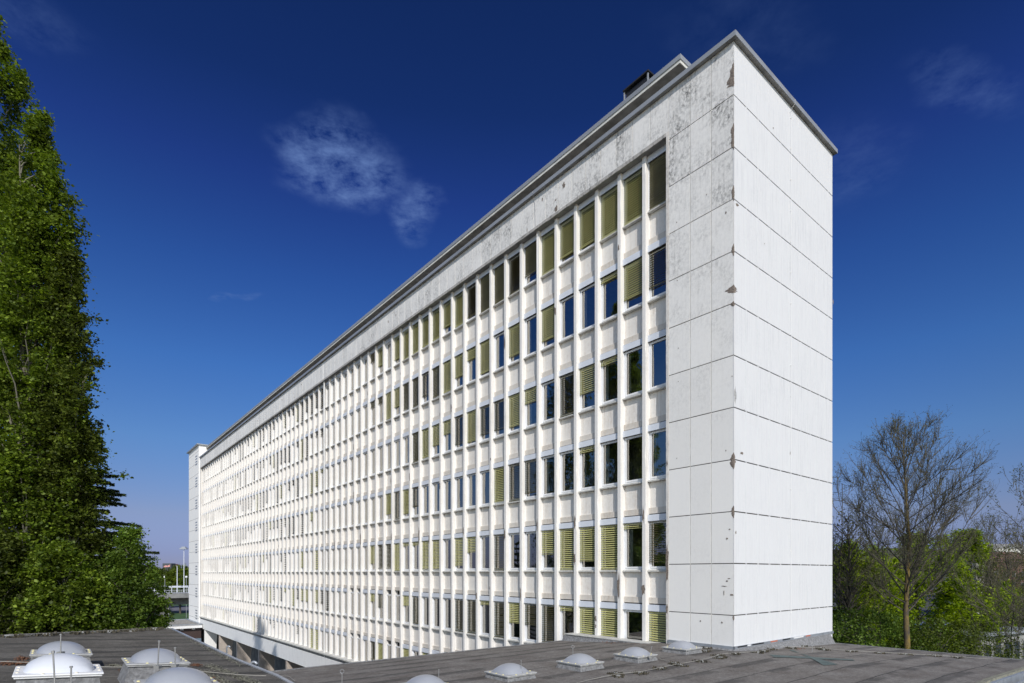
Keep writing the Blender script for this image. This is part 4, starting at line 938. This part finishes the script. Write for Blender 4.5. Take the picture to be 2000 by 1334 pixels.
house('far red brick house among bare trees at the right edge', 1980, 150, 16, 9, 14.8, M['brick'], M['brick'], .25, 3.0, 5)
house('far dark roofed house left of the red brick one, behind twigs', 1942, 150, 12, 9, 15.0, M['white'], M['slate'], .2, 3.2, 4)
house('pale roofed low house behind the red brick one near the horizon', 1965, 260, 26, 10, 23.5, M['white'], M['concrete'], .1, 2.2, 8)
LB = thing('low_outbuilding', 'low outbuilding with white framed windows half hidden by twigs at the right', 'building', tuple(at_depth(1962, 1119, 46))[:2]+(GZ,), .5)
m = MB(); m.box(-4, 5, 0, 7, 0, 7.0); m.build('wall', M['concrete'], LB)
m = MB(); m.box(-4.4, 5.4, -.4, 7.4, 7.0, 7.25); m.build('roof', M['zinc'], LB)
for k in range(5):
    m = MB(); x = -3.6+k*1.7; m.box(x, x+1.2, -.06, 0, 3.6, 6.4); wn = m.build('window', M['concrete'], LB); m = MB(); m.box(x+.12, x+1.08, -.075, -.061, 3.72, 6.28); m.build('pane', M['houseglass'], wn)

# ------------------------------------------------------------------ trees
def fast_mesh(name, V, Fq, mats, mi=None):
    me = bpy.data.meshes.new(name); nf = len(Fq); me.vertices.add(len(V)); me.vertices.foreach_set('co', np.asarray(V, np.float32).ravel())
    me.loops.add(nf*4); me.loops.foreach_set('vertex_index', np.asarray(Fq, np.int32).ravel()); me.polygons.add(nf)
    me.polygons.foreach_set('loop_start', np.arange(nf, dtype=np.int32)*4); me.polygons.foreach_set('loop_total', np.full(nf, 4, np.int32))
    for m_ in mats: me.materials.append(m_)
    me.update(calc_edges=True); me.validate(); return me
def leaves(P, size, rs, up=.5, aspect=.75):
    n = len(P); nrm = rs.normal(size=(n, 3)); nrm[:, 2] = np.abs(nrm[:, 2])*1+up; nrm /= np.linalg.norm(nrm, axis=1)[:, None]
    a = rs.normal(size=(n, 3)); u = np.cross(nrm, a); u /= np.linalg.norm(u, axis=1)[:, None]; v = np.cross(nrm, u)
    s = (size*rs.uniform(.4, 1.45, n))[:, None]
    V = np.empty((n, 4, 3)); V[:, 0] = P-u*s*.5; V[:, 1] = P-v*s*.5*aspect+nrm*s*.08; V[:, 2] = P+u*s*.5; V[:, 3] = P+v*s*.5*aspect+nrm*s*.08
    return V.reshape(-1, 3), np.arange(n*4).reshape(-1, 4)
def crown_points(prof, nclump, per, cr, rs, inner=.35, lump=.25, tuft=0, ts=.42):
    z = np.array([p[0] for p in prof]); r = np.array([p[1] for p in prof]); zz = np.linspace(z[0], z[-1], 400); rr = np.interp(zz, z, r)
    wgt = rr+.1; cz = rs.choice(zz, nclump, p=wgt/wgt.sum()); cz += rs.uniform(-.1, .1, nclump)
    ang = rs.uniform(0, 2*np.pi, nclump); cr_ = np.interp(cz, z, r)
    ph = rs.uniform(0, 6.28, 6)
    lum = 1+lump*(np.sin(ang*2+cz*.8+ph[0])*.5+np.sin(ang*3-cz*1.3+ph[1])*.35+np.sin(ang*5+cz*2.6+ph[2])*.25)
    rad = cr_*lum*(inner+(1-inner)*np.sqrt(rs.uniform(0, 1, nclump)))
    C = np.stack([np.cos(ang)*rad, np.sin(ang)*rad, cz], 1)
    if tuft:
        own = C[:tuft]; nt_ = 7; own[:nt_, 2] = z[-1]-np.linspace(0, .09, nt_)*(z[-1]-z[0]); own[:nt_, :2] = rs.normal(size=(nt_, 2))*.12
        k = rs.integers(0, tuft, nclump); gro = rs.uniform(.5, 1.35, tuft)[k][:, None]*ts
        C = own[k]+rs.normal(size=(nclump, 3))*gro*np.array([.62, .62, 1.0])*np.minimum(1, (rr.max()*.3+np.interp(own[k][:, 2], z, r))/rr.max())[:, None]
        C[:, 2] = np.clip(C[:, 2], z[0], z[-1]+.1)
    sz = rs.uniform(.5, 1.3, nclump)*cr
    P = np.repeat(C, per, 0)+rs.normal(size=(nclump*per, 3))*np.repeat(sz, per)[:, None]*np.array([.5, .5, .42])
    return C, P
def limb(mb, a, b_, r0, r1, rs, n=5, sag=.0, sides=5):
    a = np.array(a, float); b_ = np.array(b_, float); L_ = np.linalg.norm(b_-a); pts = []
    for i in range(n+1):
        f = i/n; p = a+(b_-a)*f; p[2] += math.sin(f*math.pi)*sag*L_; p += rs.normal(size=3)*L_*.02*(0 if i in (0, n) else 1); pts.append(tuple(p))
    mb.tube(pts, [r0+(r1-r0)*i/n for i in range(n+1)], sides, cap=False)
def leafy(name, label, cat, base, prof, nclump, per, leaf, seed, lm, bm, trunk_r=.25, cr=.4, rise=1.5, inner=.35, nlimb=90, group=None, lump=.25, up=.5, tuft=0, ts=.42):
    rs = np.random.default_rng(seed); t = thing(name, label, cat, tuple(base), 0, group)
    C, P = crown_points(prof, nclump, per, cr, rs, inner, lump, tuft, ts); top = prof[-1][0]
    V, Fq = leaves(P, leaf, rs, up); link('crown', fast_mesh('crown', V, Fq, [lm]), t)
    tr = MB(); n = 10; wob = np.cumsum(rs.normal(size=(n+1, 2))*.08, 0); wob[0] = 0
    pts = [(wob[i][0], wob[i][1], top*.96*i/n) for i in range(n+1)]; tr.tube(pts, [max(.02, trunk_r*(1-.93*i/n)) for i in range(n+1)], 8, cap=False)
    idx = rs.choice(len(C), min(nlimb, len(C)), replace=False)
    for j in idx:
        c = C[j]; rad = math.hypot(c[0], c[1]); z0 = max(.15*top, c[2]-rad*rise-rs.uniform(0, .5)); f = min(.95, z0/top); k = f/.96*n; i0 = min(n-1, int(k)); w_ = wob[i0]
        limb(tr, (w_[0], w_[1], z0), c, .02+trunk_r*.22*(1-f), .008, rs, 5, .05)
    tr.build('trunk', bm, t, smooth=True); return t
def P2(px, Y): p = at_depth(px, 1119, Y); return (p.x, p.y, GZ)
def prof_px(px, Y, outline, lo=1.0):
    """crown radius profile from photo rows: [(row, half width in px)...] top first"""
    return sorted([((HORIZ-y)/F_PX*Y-GZ, w_/F_PX*Y) for y, w_ in outline])
GP = 'tall poplars on the left'
leafy('poplar_tree', 'tallest poplar, at the left edge of the photo', 'poplar', P2(-14, 23), prof_px(0, 23, [(40, 4), (80, 20), (150, 44), (230, 55), (330, 62), (450, 72), (650, 105), (900, 125), (1100, 125), (1300, 100), (1500, 60)]), 4600, 40, .12, 11, M['leafpop'], M['paleb'], .34, .30, 2.2, .2, 200, GP, .3, .5, 430, .46)
leafy('poplar_tree', 'second tall poplar, its tip just right of the tallest one', 'poplar', P2(74, 21.5), prof_px(0, 21.5, [(232, 3), (265, 10), (330, 30), (400, 44), (520, 46), (640, 58), (760, 70), (880, 80), (1050, 84), (1250, 80), (1450, 40)]), 3700, 40, .115, 12, M['leafpop'], M['paleb'], .3, .28, 2.2, .2, 220, GP, .3, .5, 320, .48)
leafy('poplar_tree', 'third poplar with the lowest tip, right of the other two', 'poplar', P2(128, 21.5), prof_px(0, 21.5, [(508, 3), (545, 12), (620, 27), (700, 36), (820, 50), (870, 40), (1000, 40), (1200, 45), (1400, 30)]), 1900, 40, .115, 13, M['leafpop2'], M['paleb'], .24, .28, 2.0, .2, 120, GP, .3, .5, 170, .46)
leafy('poplar_tree', 'dark poplar behind the others at the left edge, seen low between them', 'poplar', P2(-60, 28), prof_px(0, 28, [(300, 4), (400, 60), (700, 110), (1000, 130), (1300, 100)]), 1800, 22, .17, 14, M['leafpop2'], M['paleb'], .3, .6, 2.0, .3, 60, GP)
leafy('leafy_tree', 'bright green low tree in front of the poplars above the roof edge', 'tree', P2(118, 20), prof_px(0, 20, [(1075, 8), (1100, 40), (1140, 62), (1180, 75), (1240, 82), (1320, 70), (1400, 50)]), 950, 36, .11, 15, M['leafpop'], M['paleb'], .14, .26, 1.0, .3, 70, None, .3, .5, 110, .34)
leafy('leafy_tree', 'dark bushy tree at the lower left corner in front of the poplars', 'tree', P2(0, 19.5), prof_px(0, 19.5, [(1050, 15), (1100, 60), (1180, 85), (1260, 85), (1350, 60)]), 950, 34, .11, 16, M['leafpop2'], M['paleb'], .14, .30, 1.0, .3, 60, None, .3, .5, 100, .36)
leafy('leafy_tree', 'fine leaved green tree right of the conifer, in front of the bridge', 'tree', P2(250, 21.5), prof_px(0, 21.5, [(1040, 6), (1062, 20), (1090, 32), (1130, 40), (1180, 52), (1215, 55), (1290, 52), (1400, 35)]), 1900, 34, .09, 17, M['leaffine'], M['bark'], .15, .20, 1.0, .3, 60, None, .25, .5, 170, .3)
# conifer with layered drooping boughs
def conifer(label, px, Y, ytop, rmax, seed):
    rs = np.random.default_rng(seed); base = P2(px, Y); t = thing('conifer', label, 'conifer', base); H = (HORIZ-ytop)/F_PX*Y-GZ
    tr = MB(); tr.tube([(0, 0, 0), (0, 0, H*.6), (0, 0, H)], [.22, .12, .02], 8, cap=False); Vs = []
    z = H-.3
    while z > H*.3:
        R0 = rmax*min(1, (H-z)/(H*.36))**.8
        for k in range(14):
            a = rs.uniform(0, 6.28); L_ = R0*rs.uniform(.55, 1.15); tip = np.array([math.cos(a)*L_, math.sin(a)*L_, z+L_*rs.uniform(-.16, .14)]); a0 = np.array([0, 0, z-.1])
            limb(tr, a0, tip, .03, .006, rs, 4, .06, 4)
            nn = int(330*L_); f = rs.uniform(.12, 1.02, nn)**.8; sd = np.array([-math.sin(a), math.cos(a), 0]); wdt = (1-f)*.45*L_*.8+.07
            P = a0+(tip-a0)*f[:, None]+sd*(rs.uniform(-1, 1, nn)*wdt)[:, None]; P[:, 2] += np.sin(f*3.14)*.06*L_-rs.uniform(0, .10, nn)
            Vs.append(P)
        z -= rs.uniform(.36, .62)
    P = np.concatenate(Vs); V, Fq = leaves(P, .12, rs, .8, .38); link('crown', fast_mesh('crown', V, Fq, [M['needle']]), t); tr.build('trunk', M['bark'], t)
conifer('dark conifer with level boughs reaching out right of the poplars', 160, 23.5, 800, 2.7, 8)
conifer('small dark conifer low behind the fine leaved tree', 205, 32, 1010, 2.0, 4)
# trees beyond the bridge
def fartree(label, px, Y, ytop, wpx, seed, lm=None, n=420, leaf=.42, ybot=None):
    h = (HORIZ-ytop)/F_PX*Y-GZ; r = wpx/F_PX*Y
    leafy('round_tree', label, 'tree', P2(px, Y), [(h*.25, r*.55), (h*.4, r*.95), (h*.6, r), (h*.8, r*.75), (h*.93, r*.4), (h, r*.08)], n, 20, leaf, seed, lm or M['leaffar'], M['bark'], .3, r*.16, .8, .5, 20, None, .15)
fartree('round green tree beyond the bridge, nearest the stair tower', 352, 165, 1103, 30, 31); fartree('round green tree beyond the bridge, left one', 302, 160, 1108, 28, 32)
fartree('small round green tree between the two larger ones beyond the bridge', 326, 190, 1119, 16, 33, n=250)
fartree('round green tree beyond the bridge, half hidden by the near trees', 268, 165, 1112, 30, 34); fartree('round tree beyond the bridge hidden mostly by the building', 385, 180, 1104, 26, 35)
def farwood(label, px0, px1, Y, ytop, seed, mat_, n=5000, size=1.2, jag=.25):
    rs = np.random.default_rng(seed); px = rs.uniform(px0, px1, n); h = (HORIZ-ytop)/F_PX*Y-GZ
    top = h*(1-jag*.5+jag*(.5*np.sin(px*.35+seed)+.3*np.sin(px*.9+seed*2)+.2*np.sin(px*2.1))*.5)
    P = np.stack([(px-1000)/F_PX*Y, Y+rs.uniform(-8, 12, n), GZ+top*np.sqrt(rs.uniform(0, 1, n))], 1); V, Fq = leaves(P, size, rs, .2)
    link('distant_wood', fast_mesh('distant_wood', V, Fq, [mat_]), None, kind='stuff', label=label, category='woodland')
farwood('far off strip of woodland on the left horizon', 180, 400, 520, 1107, 5, M['leafpop2'], 5000, 1.8)
M['brownwood'] = leafmat('brownish_woods', (.07, .055, .035), (.10, .075, .045), (.10, .11, .04), .1)
farwood('brownish far woodland behind the houses at the right', 1600, 2100, 230, 1078, 6, M['brownwood'], 14000, .9, .35)
# maples behind the annex roof, right
GM = 'fresh green trees behind the annex'
leafy('maple_tree', 'bright green maple directly right of the white wall', 'maple', P2(1665, 40), prof_px(0, 40, [(1068, 14), (1085, 60), (1140, 80), (1200, 85), (1300, 75), (1400, 40)]), 1100, 28, .18, 41, M['leafmaple'], M['bark'], .2, .34, .9, .25, 60, GM, .3, .5, 90, .6)
leafy('maple_tree', 'bright green maple behind the big bare tree', 'maple', P2(1795, 44), prof_px(0, 44, [(1050, 10), (1066, 50), (1110, 85), (1160, 95), (1230, 90), (1350, 60)]), 1500, 28, .19, 42, M['leafmaple'], M['bark'], .22, .36, .9, .25, 60, GM, .3, .5, 110, .65)
leafy('maple_tree', 'bright green maple with the highest top, right of the big bare tree', 'maple', P2(1893, 47), prof_px(0, 47, [(1043, 10), (1055, 32), (1090, 42), (1140, 46), (1200, 44), (1300, 40)]), 800, 28, .19, 43, M['leafmaple'], M['bark'], .2, .36, .9, .25, 50, GM, .3, .5, 60, .6)
leafy('maple_tree', 'low green tree at the right edge under the bare trees', 'maple', P2(1985, 52), prof_px(0, 52, [(1150, 20), (1165, 60), (1200, 75), (1250, 60), (1300, 40)]), 520, 22, .17, 44, M['leafmaple'], M['bark'], .2, .45, .9, .25, 50, GM, .35)
# bare trees
def bare(name, label, cat, base, H, fork, spread, seed, trunk_r=.28, nl=30, bark=None, budn=3, bud=.05, dens=1.0, group=None, tw=.010, env=None):
    rs = np.random.default_rng(seed); t = thing(name, label, cat, tuple(base), 0, group); big = MB(); lim = MB(); tw_ = MB(); buds = []
    n = 14; pts = []; x = y = 0.0
    for i in range(n+1): pts.append(np.array([x, y, H*.97*i/n])); x += rs.normal()*.06; y += rs.normal()*.06
    rad = [max(.02, trunk_r*(1-.95*(i/n)**.85)) for i in range(n+1)]
    big.tube([tuple(p) for p in pts], rad, 9, cap=False)
    def grow(mb, a, d, L_, r0, nseg, curve, sides):
        out = [a]; d = d/np.linalg.norm(d); p = a.copy()
        for i in range(nseg):
            d = d+np.array([0, 0, curve/nseg])+rs.normal(size=3)*.055; d /= np.linalg.norm(d); p = p+d*L_/nseg; out.append(p.copy())
        mb.tube([tuple(q_) for q_ in out], [max(.0035, r0*(1-.85*i/nseg)) for i in range(nseg+1)], sides, cap=False); return out
    for j in range(nl):
        f = fork+(1-fork)*(j/nl)**1.15*.95; k = f*n; i0 = min(n-1, int(k)); p0 = pts[i0]+(pts[i0+1]-pts[i0])*(k-i0)
        a = j*2.4+rs.uniform(-.4, .4); g_ = (f-fork)/(1-fork)
        L1 = spread*(1.45*(1-g_)**.6+.22)*rs.uniform(.85, 1.15); el = math.radians(46+rs.uniform(-20, 12)+8*g_)
        d = np.array([math.cos(a)*math.cos(el), math.sin(a)*math.cos(el), math.sin(el)])
        if env:
            el = math.radians(33+rs.uniform(-16, 18)+26*g_); d = np.array([math.cos(a)*math.cos(el), math.sin(a)*math.cos(el), math.sin(el)])
            cz, rh, rv = env; c0 = np.array([0, 0, cz]); sc = np.array([rh, rh, rv]); o_ = (p0-c0)/sc; dd_ = d/sc
            A_, B_, C_ = dd_@dd_, 2*o_@dd_, o_@o_-1; disc = B_*B_-4*A_*C_
            L1 = ((-B_+math.sqrt(disc))/(2*A_) if disc > 0 else 2.0)*rs.uniform(.78, .99)*(.93+.05*g_); L1 = max(.7, min(L1, 9))
        l1 = grow(lim, p0, d, L1, max(.016, trunk_r*.17*(1-g_*.65)), 7, .35 if not env else .42*(1-g_), 5)
        for q_ in range(int((4+L1*4.0)*dens)):
            ff = rs.uniform(.15, 1)**.8; kk = ff*7; ii = min(6, int(kk)); a1 = l1[ii]+(l1[ii+1]-l1[ii])*(kk-ii); dd = l1[ii+1]-l1[ii]; dd /= np.linalg.norm(dd)
            d2 = dd*.85+rs.normal(size=3)*.5+np.array([0, 0, .28]); L2 = (.35+L1*rs.uniform(.18, .36))*(1.2-ff*.5)
            if env:
                L2 = (.5+.26*L1)*rs.uniform(.6, 1.1)*(1.25-ff*.55); e_ = a1+d2/np.linalg.norm(d2)*L2
                if np.linalg.norm((e_-c0)/sc) > 1.04: L2 *= .4
            l2 = grow(tw_, a1, d2, L2, .018, 4, .30, 4)
            for w_ in range(int(6*dens)):
                ii = rs.integers(0, 4); a2 = l2[ii]+(l2[ii+1]-l2[ii])*rs.uniform(); dd = l2[ii+1]-l2[ii]; dd /= np.linalg.norm(dd)
                d3 = dd*.85+rs.normal(size=3)*.45+np.array([0, 0, .25]); l3 = grow(tw_, a2, d3, rs.uniform(.35, .9)*L2*.45+.15, tw, 2, .2, 3)
                for b2 in range(2):
                    s_ = l3[rs.integers(1, 3)]; d4 = rs.normal(size=3)*.7+dd; l4 = grow(tw_, s_, d4, rs.uniform(.12, .3), tw*.7, 1, .1, 3); buds += [l4[-1]+rs.normal(size=3)*.03 for _ in range(budn)]
    big.build('trunk', bark or M['bark'], t, smooth=True); lim.build('limbs', M['bark'], t, smooth=True); tw_.build('twigs', M['twig'], t, kind='stuff')
    if buds:
        V, Fq = leaves(np.array(buds), bud, rs, .3); link('crown', fast_mesh('crown', V, Fq, [M['bud']]), t)
    return t
bare('bare_tree', 'big bare tree with moss yellow trunk standing right of the white wall', 'bare tree', P2(1777, 30), 20.2, .50, 3.7, 51, .27, 44, M['mossbark'], 2, .045, .95, None, .0065, (15.2, 4.3, 5.0))
b2 = bare('bare_tree', 'leafless tree peeping out behind the right edge of the white wall', 'bare tree', P2(1640, 38), 18.6, .35, 3.9, 52, .20, 22, None, 3, .08, .55, None, .010)
for lab, px, Y, s, rz in [('thin leafless tree between the wall and the big bare tree', 1712, 43, .86, 1.0), ('leafless tree cut by the right edge of the photo', 2045, 34, .98, 2.2), ('leafless tree left of the one at the right edge, lower', 1935, 46, .83, 4.0),
                         ('small leafless tree low at the right, over the outbuilding', 1975, 36, .66, 5.2), ('thin leafless tree before the far brick house', 1968, 58, .95, 3.1), ('leafless tree just left of the far brick house', 1925, 66, 1.0, .9)]:
    c_ = copy_tree(b2); c_.location = P2(px, Y); c_.rotation_euler = (0, 0, rz); c_.scale = (s, s, s); c_['label'] = lab
leafy('shrub', 'dark green shrub mass hugging the right side of the annex roof', 'shrub', P2(1700, 33), prof_px(0, 33, [(1195, 40), (1220, 95), (1260, 120), (1320, 110)]), 900, 22, .12, 61, M['leaffine'], M['bark'], .08, .4, .6, .3, 60, None, .3)
leafy('shrub', 'olive green shrub at the foot of the big bare tree, right side', 'shrub', P2(1850, 31), prof_px(0, 31, [(1215, 30), (1240, 90), (1280, 110), (1330, 100)]), 700, 22, .10, 62, M['leafpop2'], M['bark'], .08, .4, .6, .3, 60, None, .3)

leafy('budding_tree', 'olive brown budding tree in front of the far brick house', 'tree', P2(1972, 62), prof_px(0, 62, [(1068, 14), (1085, 38), (1120, 52), (1170, 56), (1230, 50)]), 420, 12, .17, 71, M['bud'], M['bark'], .16, .5, 1.0, .25, 160, None, .3)
leafy('budding_tree', 'olive brown budding tree between the bright maples and the right edge', 'tree', P2(1928, 54), prof_px(0, 54, [(1090, 12), (1110, 30), (1150, 42), (1200, 46), (1240, 40)]), 360, 12, .15, 72, M['bud'], M['bark'], .15, .45, 1.0, .25, 150, None, .3)
leafy('budding_tree', 'olive brown budding tree close to the right side of the white wall', 'tree', P2(1655, 36), prof_px(0, 36, [(990, 8), (1020, 28), (1060, 44), (1120, 50), (1180, 46)]), 300, 9, .10, 73, M['bud'], M['bark'], .14, .4, 1.0, .25, 170, None, .3)
